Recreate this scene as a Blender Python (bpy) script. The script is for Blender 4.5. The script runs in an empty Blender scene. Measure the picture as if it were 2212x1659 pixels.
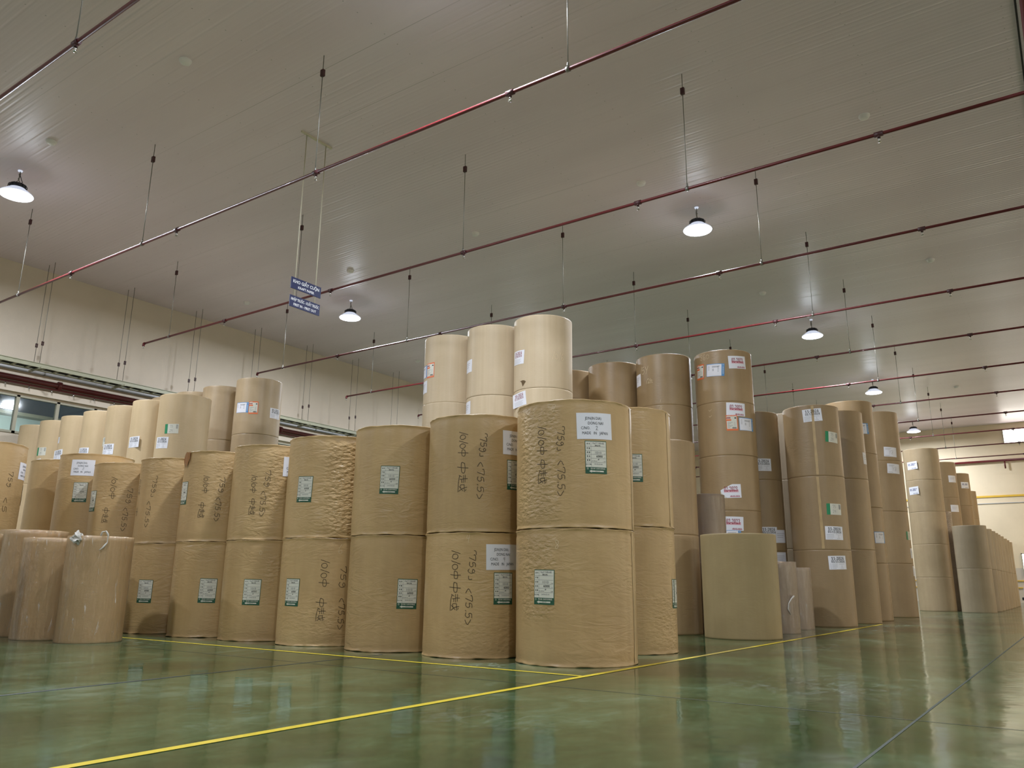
import bpy, math, random
from mathutils import Vector, Matrix, noise
PI = math.pi
R_ = math.radians
scene = bpy.context.scene
COL = scene.collection

# ------------------------------------------------------------------ camera
YAW, PITCH, ROLL = 0.612368, 0.245539, 0.0095788
CAM_Z = 0.597
F_ = Vector((math.cos(PITCH)*math.cos(YAW), math.cos(PITCH)*math.sin(YAW), math.sin(PITCH)))
Rt = F_.cross(Vector((0, 0, 1))).normalized()
Up = Rt.cross(F_)
R2 = Rt*math.cos(ROLL) + Up*math.sin(ROLL)
U2 = -Rt*math.sin(ROLL) + Up*math.cos(ROLL)
cd = bpy.data.cameras.new('camera')
cd.sensor_width = 36.0
cd.lens = 1718.24/2212*36.0
cd.clip_start = 0.05
cd.clip_end = 200
cam = bpy.data.objects.new('camera', cd)
M = Matrix(((R2.x, U2.x, -F_.x, 0), (R2.y, U2.y, -F_.y, 0), (R2.z, U2.z, -F_.z, CAM_Z), (0, 0, 0, 1)))
cam.matrix_world = M
COL.objects.link(cam)
scene.camera = cam

# ------------------------------------------------------------------ world, exposure
scene.view_settings.view_transform = 'Standard'
scene.view_settings.look = 'None'
scene.view_settings.exposure = 0.28
scene.view_settings.gamma = 1.0
scene.view_settings.use_curve_mapping = False
w = bpy.data.worlds.new('World')
scene.world = w
w.use_nodes = True
w.node_tree.nodes['Background'].inputs[0].default_value = (0.30, 0.42, 0.50, 1)   # dusk outside
w.node_tree.nodes['Background'].inputs[1].default_value = 0.09

# lamp power (the hall's high bay lamps; see the lamp builder) and colours
LAMP_W = 355.0
FILL_W = 9.0      # added point light under each lens, brightens the ceiling
LAMP_COL = (0.86, 0.92, 1.0)
WARM_W = 200.0
WARM_COL = (1.0, 0.80, 0.55)

# room size
CEIL = 7.704
WX0, WX1, WY0, WY1 = -9.0, 41.0, -13.0, 19.3


# ------------------------------------------------------------------ materials
def srgb(r, g, b):
    f = lambda c: (c/255/12.92) if c/255 <= 0.04045 else ((c/255+0.055)/1.055)**2.4
    return (f(r), f(g), f(b), 1)


class NT:
    def __init__(s, name):
        s.m = bpy.data.materials.new(name)
        s.m.use_nodes = True
        s.t = s.m.node_tree
        s.b = s.t.nodes['Principled BSDF']
        s.out = s.t.nodes['Material Output']

    def n(s, kind, **kw):
        nd = s.t.nodes.new(kind)
        for k, v in kw.items():
            if k.startswith('i_'):
                key = k[2:]
                nd.inputs[int(key) if key.isdigit() else key].default_value = v
            else:
                setattr(nd, k, v)
        return nd

    def l(s, a, b):
        s.t.links.new(a, b)

    def math(s, op, a, b=None):
        nd = s.n('ShaderNodeMath', operation=op)
        for i, x in enumerate((a, b)):
            if x is None:
                continue
            if isinstance(x, (int, float)):
                nd.inputs[i].default_value = x
            else:
                s.l(x, nd.inputs[i])
        return nd.outputs[0]

    def ramp(s, fac, stops):
        nd = s.n('ShaderNodeValToRGB')
        while len(nd.color_ramp.elements) < len(stops):
            nd.color_ramp.elements.new(0.5)
        for e, (p, c) in zip(nd.color_ramp.elements, stops):
            e.position = p
            e.color = c if len(c) == 4 else (*c, 1)
        s.l(fac, nd.inputs[0])
        return nd.outputs[0]

    def mix(s, fac, a, b, blend='MIX'):
        nd = s.n('ShaderNodeMix', data_type='RGBA', blend_type=blend)
        for k, x in ((0, fac), (6, a), (7, b)):
            if isinstance(x, (int, float)):
                nd.inputs[k].default_value = x
            elif isinstance(x, tuple):
                nd.inputs[k].default_value = x
            else:
                s.l(x, nd.inputs[k])
        return nd.outputs[2]


def plain(name, col, rough=0.5, metal=0.0, emit=None, estr=0.0, var=0.0, scale=6.0):
    t = NT(name)
    t.b.inputs['Base Color'].default_value = col
    t.b.inputs['Roughness'].default_value = rough
    t.b.inputs['Metallic'].default_value = metal
    if emit:
        t.b.inputs['Emission Color'].default_value = emit
        t.b.inputs['Emission Strength'].default_value = estr
    if var:
        tc = t.n('ShaderNodeTexCoord')
        nz = t.n('ShaderNodeTexNoise', i_Scale=scale, i_Detail=4.0)
        t.l(tc.outputs['Object'], nz.inputs['Vector'])
        d = tuple(max(0, c*(1-var)) for c in col[:3])+(1,)
        e = tuple(min(1, c*(1+var)) for c in col[:3])+(1,)
        t.l(t.ramp(nz.outputs[0], [(0.3, d), (0.7, e)]), t.b.inputs['Base Color'])
    return t.m


def kraft(name, c0, c1, rough=0.5, wr=0.3, crinkle=0.0, streak=0.5, spec=0.4, fine=0.1, wavyscale=(5, 16)):
    """wrapping paper: colour mottle, vertical print streaks, horizontal wrinkles from the paper's UV (metres)"""
    t = NT(name)
    uv = t.n('ShaderNodeUVMap', uv_map='UVMap')
    oi = t.n('ShaderNodeObjectInfo')
    off = t.n('ShaderNodeCombineXYZ')
    t.l(t.math('MULTIPLY', oi.outputs['Random'], 37.0), off.inputs[0])
    t.l(t.math('MULTIPLY', oi.outputs['Random'], 91.0), off.inputs[1])
    add = t.n('ShaderNodeVectorMath', operation='ADD')
    t.l(uv.outputs[0], add.inputs[0])
    t.l(off.outputs[0], add.inputs[1])
    P = add.outputs[0]

    def nz(sx, sy, scale=1.0, detail=3.0, rough_=0.5, dist=0.0):
        mp = t.n('ShaderNodeMapping')
        mp.inputs['Scale'].default_value = (sx, sy, 1)
        t.l(P, mp.inputs[0])
        q = t.n('ShaderNodeTexNoise', i_Scale=scale, i_Detail=detail, i_Roughness=rough_, i_Distortion=dist)
        t.l(mp.outputs[0], q.inputs['Vector'])
        return q.outputs[0]
    mott = nz(3, 2, 1, 5, 0.6)
    strk = nz(14, 0.15, 1, 2)
    f = t.math('ADD', t.math('MULTIPLY', mott, 1-streak), t.math('MULTIPLY', strk, streak))
    col = t.ramp(f, [(0.32, c0), (0.68, c1)])
    speck = nz(160, 160, 1, 2)
    col = t.mix(t.math('MULTIPLY', t.math('SUBTRACT', speck, 0.5), fine*3), col, tuple(x*0.55 for x in c0[:3])+(1,))
    hsv = t.n('ShaderNodeHueSaturation')
    t.l(col, hsv.inputs['Color'])
    vr = t.n('ShaderNodeMapRange')
    vr.inputs['To Min'].default_value = 0.93
    vr.inputs['To Max'].default_value = 1.07
    t.l(oi.outputs['Random'], vr.inputs['Value'])
    t.l(vr.outputs[0], hsv.inputs['Value'])
    t.l(hsv.outputs[0], t.b.inputs['Base Color'])
    t.b.inputs['Roughness'].default_value = rough
    t.b.inputs['Specular IOR Level'].default_value = spec
    # wrinkles
    w1 = nz(wavyscale[0], wavyscale[1], 1, 3, 0.55, 1.2)
    w2 = nz(wavyscale[0]*2.6, wavyscale[1]*2.4, 1, 2, 0.5, 0.8)
    patch = t.ramp(nz(1.2, 1.6, 1, 2), [(0.38, (0.15, 0.15, 0.15)), (0.66, (1, 1, 1))])
    ridge = t.math('ABSOLUTE', t.math('SUBTRACT', w1, 0.5))
    hgt = t.math('ADD', t.math('MULTIPLY', ridge, -1.1), t.math('MULTIPLY', w2, 0.35))
    hgt = t.math('MULTIPLY', hgt, patch)
    hgt = t.math('MULTIPLY', hgt, wr)
    if crinkle:
        at = t.n('ShaderNodeAttribute', attribute_name='crinkle')
        vo = t.n('ShaderNodeTexVoronoi', feature='SMOOTH_F1', i_Scale=1.0)
        mp = t.n('ShaderNodeMapping')
        mp.inputs['Scale'].default_value = (22, 40, 1)
        t.l(P, mp.inputs[0])
        dn = t.n('ShaderNodeTexNoise', i_Scale=1.4, i_Detail=2.0)
        t.l(mp.outputs[0], dn.inputs['Vector'])
        va = t.n('ShaderNodeVectorMath', operation='ADD')
        t.l(mp.outputs[0], va.inputs[0])
        t.l(dn.outputs['Color'], va.inputs[1])
        t.l(va.outputs[0], vo.inputs['Vector'])
        k = t.math('MULTIPLY', vo.outputs[0], at.outputs['Fac'])
        hgt = t.math('ADD', hgt, t.math('MULTIPLY', k, crinkle))
    hgt = t.math('ADD', hgt, t.math('MULTIPLY', nz(220, 220, 1, 1), 0.004))
    bp = t.n('ShaderNodeBump', i_Strength=1.0, i_Distance=0.055)
    t.l(hgt, bp.inputs['Height'])
    t.l(bp.outputs[0], t.b.inputs['Normal'])
    return t.m


MAT = {}
MAT['wrap'] = kraft('tan_wrapping_paper', srgb(178, 147, 102), srgb(194, 163, 116), 0.40, 0.21, 0.22, 0.25, 0.5, wavyscale=(3.6, 11))
MAT['beige'] = kraft('pale_beige_paper', srgb(190, 170, 140), srgb(204, 185, 156), 0.5, 0.05, 0, 0.5, 0.3)
MAT['mtan'] = kraft('light_tan_paper', srgb(192, 168, 132), srgb(204, 180, 144), 0.44, 0.06, 0, 0.3, 0.4)
MAT['kraft'] = kraft('brown_kraft_paper', srgb(146, 122, 89), srgb(160, 135, 99), 0.42, 0.06, 0, 0.3, 0.5)
MAT['dust'] = kraft('dusty_grey_brown_paper', srgb(168, 146, 115), srgb(184, 162, 129), 0.42, 0.05, 0, 0.35, 0.45)
MAT['greyd'] = kraft('dull_grey_paper', srgb(136, 122, 104), srgb(150, 136, 116), 0.5, 0.05, 0, 0.7, 0.3)  # darker grey-brown paper of the sliver tower
MAT['olive'] = kraft('olive_tan_paper', srgb(148, 130, 94), srgb(160, 142, 104), 0.45, 0.03, 0, 0.3, 0.35)
MAT['greyb'] = kraft('grey_beige_paper', srgb(152, 136, 112), srgb(166, 150, 126), 0.42, 0.04, 0, 0.3, 0.45)
MAT['inner'] = kraft('film_covered_paper', srgb(200, 170, 128), srgb(214, 184, 142), 0.5, 0.05, 0, 0.3, 0.3)
MAT['innergrey'] = kraft('film_covered_grey_paper', srgb(158, 138, 118), srgb(172, 152, 132), 0.5, 0.05, 0, 0.3, 0.3)
MAT['core'] = plain('cardboard_core', srgb(120, 92, 60), 0.8)
MAT['white'] = plain('label_paper', srgb(228, 228, 236), 0.55)
MAT['cream'] = plain('label_paper_cream', srgb(214, 212, 200), 0.5)
MAT['black'] = plain('printing_ink', srgb(38, 38, 42), 0.6)
MAT['grey'] = plain('faint_ink', srgb(120, 120, 126), 0.6)
MAT['lgrey'] = plain('very_faint_ink', srgb(165, 165, 170), 0.6)
MAT['green'] = plain('green_ink', srgb(32, 84, 62), 0.5)
MAT['bgreen'] = plain('bright_green_ink', srgb(30, 135, 88), 0.5)
MAT['red'] = plain('dark_red_ink', srgb(140, 30, 48), 0.6)
MAT['pink'] = plain('pink_ink', srgb(214, 160, 172), 0.6)
MAT['orange'] = plain('orange_ink', srgb(226, 112, 60), 0.5)
MAT['blue'] = plain('blue_ink', srgb(82, 142, 200), 0.5)
MAT['navyink'] = plain('navy_ink', srgb(48, 54, 120), 0.5)
MAT['marker'] = plain('black_marker', srgb(66, 52, 32), 0.6)
MAT['chalk'] = plain('white_chalk', srgb(222, 202, 168), 0.9)
MAT['tear'] = plain('torn_paper_brown', srgb(98, 78, 50), 0.8)  # dark brown of the torn patch
MAT['tape'] = plain('kraft_tape', srgb(182, 155, 112), 0.35, var=0.08, scale=12)
MAT['tear2'] = plain('torn_wrapper', srgb(150, 104, 58), 0.7)
MAT['redpipe'] = plain('red_painted_pipe', srgb(92, 22, 26), 0.4, var=0.1)
MAT['redpipe'].node_tree.nodes['Principled BSDF'].inputs['Coat Weight'].default_value = 0.12
MAT['darkclamp'] = plain('dark_clamp_iron', srgb(70, 34, 38), 0.5)
MAT['steel'] = plain('galvanised_rod', srgb(128, 126, 120), 0.4, 0.6)
MAT['chrome'] = plain('chrome_sprinkler', srgb(190, 190, 188), 0.2, 1.0)
MAT['tray'] = plain('painted_cable_tray', srgb(158, 158, 136), 0.5, var=0.06)
MAT['traydark'] = plain('black_cables', srgb(34, 34, 34), 0.7)
MAT['galv'] = plain('grey_conduit', srgb(170, 170, 172), 0.4, 0.3)
MAT['signblue'] = plain('sign_blue', srgb(8, 24, 76), 0.5)
MAT['signwhite'] = plain('sign_white', srgb(225, 228, 235), 0.5)
MAT['whiterod'] = plain('white_rod', srgb(206, 200, 180), 0.5)
MAT['lamphousing'] = plain('lamp_housing', srgb(52, 54, 60), 0.45, 0.4)
MAT['reflector'] = plain('glowing_lamp_shade', srgb(215, 220, 232), 0.4, emit=(0.72, 0.8, 1.0, 1), estr=0.55)
MAT['lens'] = plain('lamp_lens', (1, 1, 1, 1), 0.5, emit=(0.86, 0.92, 1.0, 1), estr=9)
MAT['lenswarm'] = plain('lamp_lens_warm', (1, 1, 1, 1), 0.5, emit=(1.0, 0.85, 0.62, 1), estr=9)
MAT['plastic'] = plain('white_plastic', srgb(238, 234, 238), 0.45)
MAT['yellow'] = plain('yellow_floor_paint', srgb(214, 190, 52), 0.35, var=0.08, scale=20)
MAT['trimyellow'] = plain('yellow_wall_stripe', srgb(220, 178, 60), 0.5)
MAT['frame'] = plain('window_frame_paint', srgb(160, 156, 138), 0.5)
MAT['outwall'] = plain('pale_outer_wall', srgb(180, 190, 186), 0.7, var=0.08, scale=1.5)
MAT['sealant'] = plain('dark_joint_sealant', srgb(40, 46, 44), 0.5)
MAT['joint'] = plain('cut_joint', srgb(34, 44, 30), 0.6)
MAT['rubber'] = plain('black_rubber', srgb(20, 20, 22), 0.6)
MAT['truck'] = plain('pale_blue_paint', srgb(200, 205, 220), 0.4)
MAT['warmfill'] = plain('added_warm_glow', (1, 1, 1, 1), 0.5, emit=(1.0, 0.86, 0.66, 1), estr=1.5)  # added glow on the right wall, warms the hall from there
MAT['daylight'] = plain('bright_window', (1, 1, 1, 1), 0.5, emit=(1.0, 0.95, 0.86, 1), estr=6)


def film_mat():
    t = NT('stretch_film')
    uv = t.n('ShaderNodeUVMap', uv_map='UVMap')
    mp = t.n('ShaderNodeMapping')
    mp.inputs['Scale'].default_value = (26, 3.0, 1)
    t.l(uv.outputs[0], mp.inputs[0])
    nz = t.n('ShaderNodeTexNoise', i_Scale=1.0, i_Detail=5.0, i_Roughness=0.7, i_Distortion=1.6)
    t.l(mp.outputs[0], nz.inputs['Vector'])
    bp = t.n('ShaderNodeBump', i_Strength=1.0, i_Distance=0.014)
    t.l(nz.outputs[0], bp.inputs['Height'])
    t.b.inputs['Base Color'].default_value = (0.9, 0.88, 0.84, 1)
    t.b.inputs['Roughness'].default_value = 0.16
    t.b.inputs['Specular IOR Level'].default_value = 0.8
    t.l(bp.outputs[0], t.b.inputs['Normal'])
    tr = t.n('ShaderNodeBsdfTransparent')
    tr.inputs[0].default_value = (1, 1, 1, 1)
    gl = t.n('ShaderNodeBsdfGlossy')
    gl.inputs['Roughness'].default_value = 0.14
    gl.inputs['Color'].default_value = (1, 1, 1, 1)
    t.l(bp.outputs[0], gl.inputs['Normal'])
    fr = t.n('ShaderNodeFresnel', i_IOR=1.5)
    t.l(bp.outputs[0], fr.inputs['Normal'])
    m1 = t.n('ShaderNodeMixShader')
    t.l(t.math('ADD', t.math('MULTIPLY', fr.outputs[0], 0.75), 0.03), m1.inputs[0])
    t.l(tr.outputs[0], m1.inputs[1])
    t.l(gl.outputs[0], m1.inputs[2])
    # specular streaks of the film, painted in as whitish bands
    mp2 = t.n('ShaderNodeMapping')
    mp2.inputs['Scale'].default_value = (24, 3.5, 1)
    t.l(uv.outputs[0], mp2.inputs[0])
    n2 = t.n('ShaderNodeTexNoise', i_Scale=1.0, i_Detail=6.0, i_Roughness=0.8, i_Distortion=0.8)
    t.l(mp2.outputs[0], n2.inputs['Vector'])
    f = t.ramp(n2.outputs[0], [(0.60, (0, 0, 0)), (0.70, (0.7, 0.7, 0.7))])
    m2 = t.n('ShaderNodeMixShader')
    t.l(f, m2.inputs[0])
    t.l(m1.outputs[0], m2.inputs[1])
    t.l(t.b.outputs[0], m2.inputs[2])
    t.l(m2.outputs[0], t.out.inputs[0])
    return t.m


MAT['film'] = film_mat()


def glass_mat():
    t = NT('window_glass')
    tr = t.n('ShaderNodeBsdfTransparent')
    tr.inputs[0].default_value = (0.9, 0.95, 0.95, 1)
    gl = t.n('ShaderNodeBsdfGlossy')
    gl.inputs['Roughness'].default_value = 0.05
    m1 = t.n('ShaderNodeMixShader')
    fr = t.n('ShaderNodeFresnel', i_IOR=1.45)
    t.l(fr.outputs[0], m1.inputs[0])
    t.l(tr.outputs[0], m1.inputs[1])
    t.l(gl.outputs[0], m1.inputs[2])
    t.l(m1.outputs[0], t.out.inputs[0])
    return t.m


MAT['glass'] = glass_mat()


def floor_mat():
    t = NT('green_epoxy_floor')
    g = t.n('ShaderNodeNewGeometry')
    P = g.outputs['Position']

    def nz(sx, sy, detail=4.0, rough=0.6, dist=0.0, off=0.0):
        mp = t.n('ShaderNodeMapping')
        mp.inputs['Scale'].default_value = (sx, sy, 1)
        mp.inputs['Location'].default_value = (off, off, 0)
        t.l(P, mp.inputs[0])
        q = t.n('ShaderNodeTexNoise', i_Scale=1.0, i_Detail=detail, i_Roughness=rough, i_Distortion=dist)
        t.l(mp.outputs[0], q.inputs['Vector'])
        return q.outputs[0]
    big = nz(0.55, 0.7, 5, 0.62, 0.6)
    mid = nz(2.2, 3.0, 6, 0.7, 0.8, 7.0)
    fine = nz(14, 22, 5, 0.75, 0.4, 3.0)
    f = t.math('ADD', t.math('MULTIPLY', big, 0.55), t.math('ADD', t.math('MULTIPLY', mid, 0.33), t.math('MULTIPLY', fine, 0.12)))
    col = t.ramp(f, [(0.38, srgb(38, 58, 34)), (0.47, srgb(52, 75, 45)), (0.55, srgb(70, 96, 65)), (0.64, srgb(104, 130, 108))])
    # pale scuffs and dust gathered where rolls are dragged
    m = None
    for (x, y, rx, ry, a) in ((5.0, 3.75, 0.75, 0.30, 0.9), (4.95, 6.0, 1.3, 0.45, 0.55), (4.6, 7.9, 0.9, 0.9, 0.7), (14.2, 2.55, 3.2, 0.5, 1.0),
                              (12.4, 2.5, 1.2, 0.3, 0.9), (5.4, 1.45, 0.9, 0.8, 0.55), (3.15, 2.35, 0.5, 0.7, 0.35), (8.3, 2.3, 1.6, 0.35, 0.5), (20.5, 2.3, 4.0, 0.9, 0.9)):
        s = t.n('ShaderNodeVectorMath', operation='SUBTRACT')
        t.l(P, s.inputs[0])
        s.inputs[1].default_value = (x, y, 0)
        d = t.n('ShaderNodeVectorMath', operation='DIVIDE')
        t.l(s.outputs[0], d.inputs[0])
        d.inputs[1].default_value = (rx, ry, 1)
        ln = t.n('ShaderNodeVectorMath', operation='LENGTH')
        t.l(d.outputs[0], ln.inputs[0])
        mr = t.n('ShaderNodeMapRange', interpolation_type='SMOOTHSTEP')
        mr.inputs['From Min'].default_value = 1.0
        mr.inputs['From Max'].default_value = 0.1
        mr.inputs['To Min'].default_value = 0.0
        mr.inputs['To Max'].default_value = a
        t.l(ln.outputs[1], mr.inputs['Value'])
        m = mr.outputs[0] if m is None else t.math('MAXIMUM', m, mr.outputs[0])
    scn = t.ramp(nz(5.0, 9.0, 7, 0.75, 1.0, 11.0), [(0.50, (0, 0, 0)), (0.64, (1, 1, 1))])
    sc = t.math('MULTIPLY', t.math('MULTIPLY', m, scn), 0.62)
    col = t.mix(sc, col, srgb(168, 182, 172))
    t.l(col, t.b.inputs['Base Color'])
    r = t.ramp(nz(1.1, 1.6, 5, 0.65, 0.5, 21.0), [(0.3, (0.05, 0.05, 0.05)), (0.7, (0.16, 0.16, 0.16))])
    r2 = t.math('ADD', r, t.math('MULTIPLY', sc, 0.35))
    t.l(r2, t.b.inputs['Roughness'])
    t.b.inputs['Specular IOR Level'].default_value = 0.5
    bp = t.n('ShaderNodeBump', i_Strength=0.5, i_Distance=0.01)
    t.l(nz(2.0, 2.0, 3, 0.5, 0, 5.0), bp.inputs['Height'])
    t.l(bp.outputs[0], t.b.inputs['Normal'])
    return t.m


def ceiling_mat():
    t = NT('ribbed_ceiling_sheet')
    g = t.n('ShaderNodeNewGeometry')
    sx = t.n('ShaderNodeSeparateXYZ')
    t.l(g.outputs['Position'], sx.inputs[0])
    X, Y = sx.outputs[0], sx.outputs[1]

    def line(v, pitch, width, off=0.0):
        a = t.math('FRACT', t.math('DIVIDE', t.math('ADD', v, 100+off), pitch))
        return t.math('LESS_THAN', a, width/pitch)
    rib = t.math('FRACT', t.math('DIVIDE', t.math('ADD', X, 100), 0.083))
    mr = t.n('ShaderNodeMapRange', interpolation_type='SMOOTHSTEP')
    mr.inputs['From Min'].default_value = 0.0
    mr.inputs['From Max'].default_value = 0.35
    pp = t.math('ABSOLUTE', t.math('SUBTRACT', rib, 0.5))
    t.l(pp, mr.inputs['Value'])
    seam = line(X, 0.996, 0.010)
    mp = t.n('ShaderNodeMapping')
    mp.inputs['Scale'].default_value = (0.9, 0.12, 1)
    t.l(g.outputs['Position'], mp.inputs[0])
    nz = t.n('ShaderNodeTexNoise', i_Scale=1.0, i_Detail=3.0)
    t.l(mp.outputs[0], nz.inputs['Vector'])
    seamv = t.math('MULTIPLY', seam, t.ramp(nz.outputs[0], [(0.46, (0, 0, 0)), (0.66, (0.4, 0.4, 0.4))]))
    # screw rows
    sa = t.math('MULTIPLY', line(X, 0.25, 0.016), line(Y, 1.7, 0.016, 0.4))
    base = t.ramp(nz.outputs[0], [(0.3, srgb(222, 207, 218)), (0.7, srgb(232, 218, 229))])
    col = t.mix(t.math('MAXIMUM', seamv, t.math('MULTIPLY', sa, 0.5)), base, srgb(84, 82, 76))
    t.l(col, t.b.inputs['Base Color'])
    t.b.inputs['Roughness'].default_value = 0.36
    t.b.inputs['Specular IOR Level'].default_value = 0.6
    # rib relief varies from sheet to sheet
    fl = t.math('FLOOR', t.math('DIVIDE', t.math('ADD', X, 100), 0.083))
    wn = t.n('ShaderNodeTexWhiteNoise', noise_dimensions='1D')
    t.l(fl, wn.inputs['W'])
    amp = t.math('ADD', t.math('MULTIPLY', t.math('POWER', wn.outputs[0], 3.0), 2.2), 0.35)
    bp = t.n('ShaderNodeBump', i_Strength=0.35, i_Distance=0.006)
    t.l(t.math('MULTIPLY', mr.outputs[0], amp), bp.inputs['Height'])
    t.l(bp.outputs[0], t.b.inputs['Normal'])
    return t.m


def wall_mat(name, c, var=0.05):
    t = NT(name)
    g = t.n('ShaderNodeNewGeometry')
    nz = t.n('ShaderNodeTexNoise', i_Scale=0.8, i_Detail=6.0, i_Roughness=0.6)
    t.l(g.outputs['Position'], nz.inputs['Vector'])
    d = tuple(x*(1-var) for x in c[:3])+(1,)
    e = tuple(min(1, x*(1+var)) for x in c[:3])+(1,)
    t.l(t.ramp(nz.outputs[0], [(0.3, d), (0.7, e)]), t.b.inputs['Base Color'])
    t.b.inputs['Roughness'].default_value = 0.75
    n2 = t.n('ShaderNodeTexNoise', i_Scale=60.0, i_Detail=2.0)
    t.l(g.outputs['Position'], n2.inputs['Vector'])
    bp = t.n('ShaderNodeBump', i_Strength=0.25, i_Distance=0.01)
    t.l(n2.outputs[0], bp.inputs['Height'])
    t.l(bp.outputs[0], t.b.inputs['Normal'])
    return t.m


MAT['floor'] = floor_mat()
MAT['ceiling'] = ceiling_mat()
MAT['wall'] = wall_mat('cream_wall_paint', srgb(206, 194, 178))
MAT['wall2'] = wall_mat('cream_far_wall_paint', srgb(222, 206, 178))
MAT['dado'] = wall_mat('grey_dado_paint', srgb(196, 186, 172))


# ------------------------------------------------------------------ mesh helpers
class MB:
    def __init__(s):
        s.v, s.f, s.mi, s.mats, s.uv, s.smooth = [], [], [], [], {}, []

    def slot(s, m):
        if m not in s.mats:
            s.mats.append(m)
        return s.mats.index(m)

    def face(s, idx, m, sm=False):
        s.f.append(tuple(idx))
        s.mi.append(s.slot(m))
        s.smooth.append(sm)

    def quad(s, a, b, c, d, m):
        i = len(s.v)
        s.v += [a, b, c, d]
        s.face((i, i+1, i+2, i+3), m)

    def box(s, x0, y0, z0, x1, y1, z1, m):
        i = len(s.v)
        s.v += [(x, y, z) for z in (z0, z1) for (x, y) in ((x0, y0), (x1, y0), (x1, y1), (x0, y1))]
        for q in ((3, 2, 1, 0), (4, 5, 6, 7), (0, 1, 5, 4), (1, 2, 6, 5), (2, 3, 7, 6), (3, 0, 4, 7)):
            s.face([i+k for k in q], m)

    def tube(s, pts, r, m, n=10, caps=True, sm=True):
        """tube along a polyline; r a number or one per point"""
        pts = [Vector(p) for p in pts]
        rs = r if isinstance(r, (list, tuple)) else [r]*len(pts)
        i0 = len(s.v)
        prev = None
        for k, p in enumerate(pts):
            a = pts[max(0, k-1)]
            b = pts[min(len(pts)-1, k+1)]
            t = (b-a).normalized()
            if prev is None:
                ref = Vector((0, 0, 1)) if abs(t.z) < 0.9 else Vector((1, 0, 0))
                u = t.cross(ref).normalized()
            else:
                u = (prev - t*prev.dot(t)).normalized()
            prev = u
            w_ = t.cross(u)
            for j in range(n):
                an = 2*PI*j/n
                s.v.append(tuple(p + (u*math.cos(an)+w_*math.sin(an))*rs[k]))
        for k in range(len(pts)-1):
            for j in range(n):
                a = i0+k*n+j
                b = i0+k*n+(j+1) % n
                s.face((a, b, b+n, a+n), m, sm)
        if caps:
            s.face([i0+j for j in range(n)][::-1], m)
            e = i0+(len(pts)-1)*n
            s.face([e+j for j in range(n)], m)

    def lathe(s, prof, m, n=24, c=(0, 0), sm=True):
        """revolve (r, z) profile about the vertical axis"""
        i0 = len(s.v)
        for (r, z) in prof:
            for j in range(n):
                an = 2*PI*j/n
                s.v.append((c[0]+r*math.cos(an), c[1]+r*math.sin(an), z))
        for k in range(len(prof)-1):
            for j in range(n):
                a = i0+k*n+j
                b = i0+k*n+(j+1) % n
                s.face((a, b, b+n, a+n), m, sm)

    def build(s, name, parent=None, loc=None):
        me = bpy.data.meshes.new(name)
        me.from_pydata(s.v, [], s.f)
        for m in s.mats:
            me.materials.append(MAT[m])
        me.polygons.foreach_set('material_index', s.mi)
        me.polygons.foreach_set('use_smooth', s.smooth)
        me.update()
        o = bpy.data.objects.new(name, me)
        COL.objects.link(o)
        if parent:
            o.parent = parent
        if loc:
            o.location = loc
        return o


def tag(o, label=None, cat=None, group=None, kind=None):
    for k, v in (('label', label), ('category', cat), ('group', group), ('kind', kind)):
        if v:
            o[k] = v
    return o


def empty(name, loc, label, cat, group=None):
    o = bpy.data.objects.new(name, None)
    o.empty_display_size = 0.1
    COL.objects.link(o)
    o.location = loc
    return tag(o, label, cat, group)


def copy_tree(o, parent=None, loc=None):
    c = o.copy()
    COL.objects.link(c)
    if parent:
        c.parent = parent
    if loc is not None:
        c.location = loc
    for ch in list(o.children):
        copy_tree(ch, c)
    return c


# ------------------------------------------------------------------ the room
b = MB()
b.box(WX0, WY0, -0.2, WX1, WY1, 0, 'floor')
tag(b.build('floor'), kind='structure')
b = MB()
b.box(WX0, WY0, CEIL, WX1, WY1, CEIL+0.15, 'ceiling')
tag(b.build('ceiling'), kind='structure')
# left wall, with the ribbon window opening z 3.77 - 4.64
WZ0, WZ1, WA, WB_ = 3.77, 4.64, 1.2, 28.0
b = MB()
b.box(WX0, WY1, 0, WX1+0.2, WY1+0.2, WZ0, 'wall')
b.box(WX0, WY1, WZ1, WX1+0.2, WY1+0.2, CEIL, 'wall')
b.box(WX0, WY1, WZ0, WA, WY1+0.2, WZ1, 'wall')
b.box(WB_, WY1, WZ0, WX1+0.2, WY1+0.2, WZ1, 'wall')
tag(b.build('wall_left'), kind='structure')
b = MB()
b.box(WA-0.2, WY1-0.10, 4.69, WB_+0.2, WY1, 4.82, 'wall')
tag(b.build('trim_1'), kind='structure')
b = MB()
b.box(WX0, WY0-0.2, 0, WX1+0.2, WY0, CEIL, 'wall2')
tag(b.build('wall_right'), kind='structure')
b = MB()
b.box(WX0-0.2, WY0, 0, WX0, WY1, CEIL, 'wall')
tag(b.build('wall_back'), kind='structure')
b = MB()
b.box(WX1, WY0, 1.43, WX1+0.2, WY1, CEIL, 'wall2')
b.box(WX1, WY0, 0, WX1+0.2, WY1, 1.43, 'dado')
tag(b.build('wall_far'), kind='structure')
for i, (z0, z1, m) in enumerate(((4.47, 4.55, 'trimyellow'), (0.88, 0.92, 'trimyellow'), (0.59, 0.63, 'trimyellow'), (4.19, 4.22, 'galv'))):
    b = MB()
    b.box(WX1-0.03, WY0, z0, WX1, WY1, z1, m)
    tag(b.build('trim_%d' % (i+2)), kind='structure')

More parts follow.
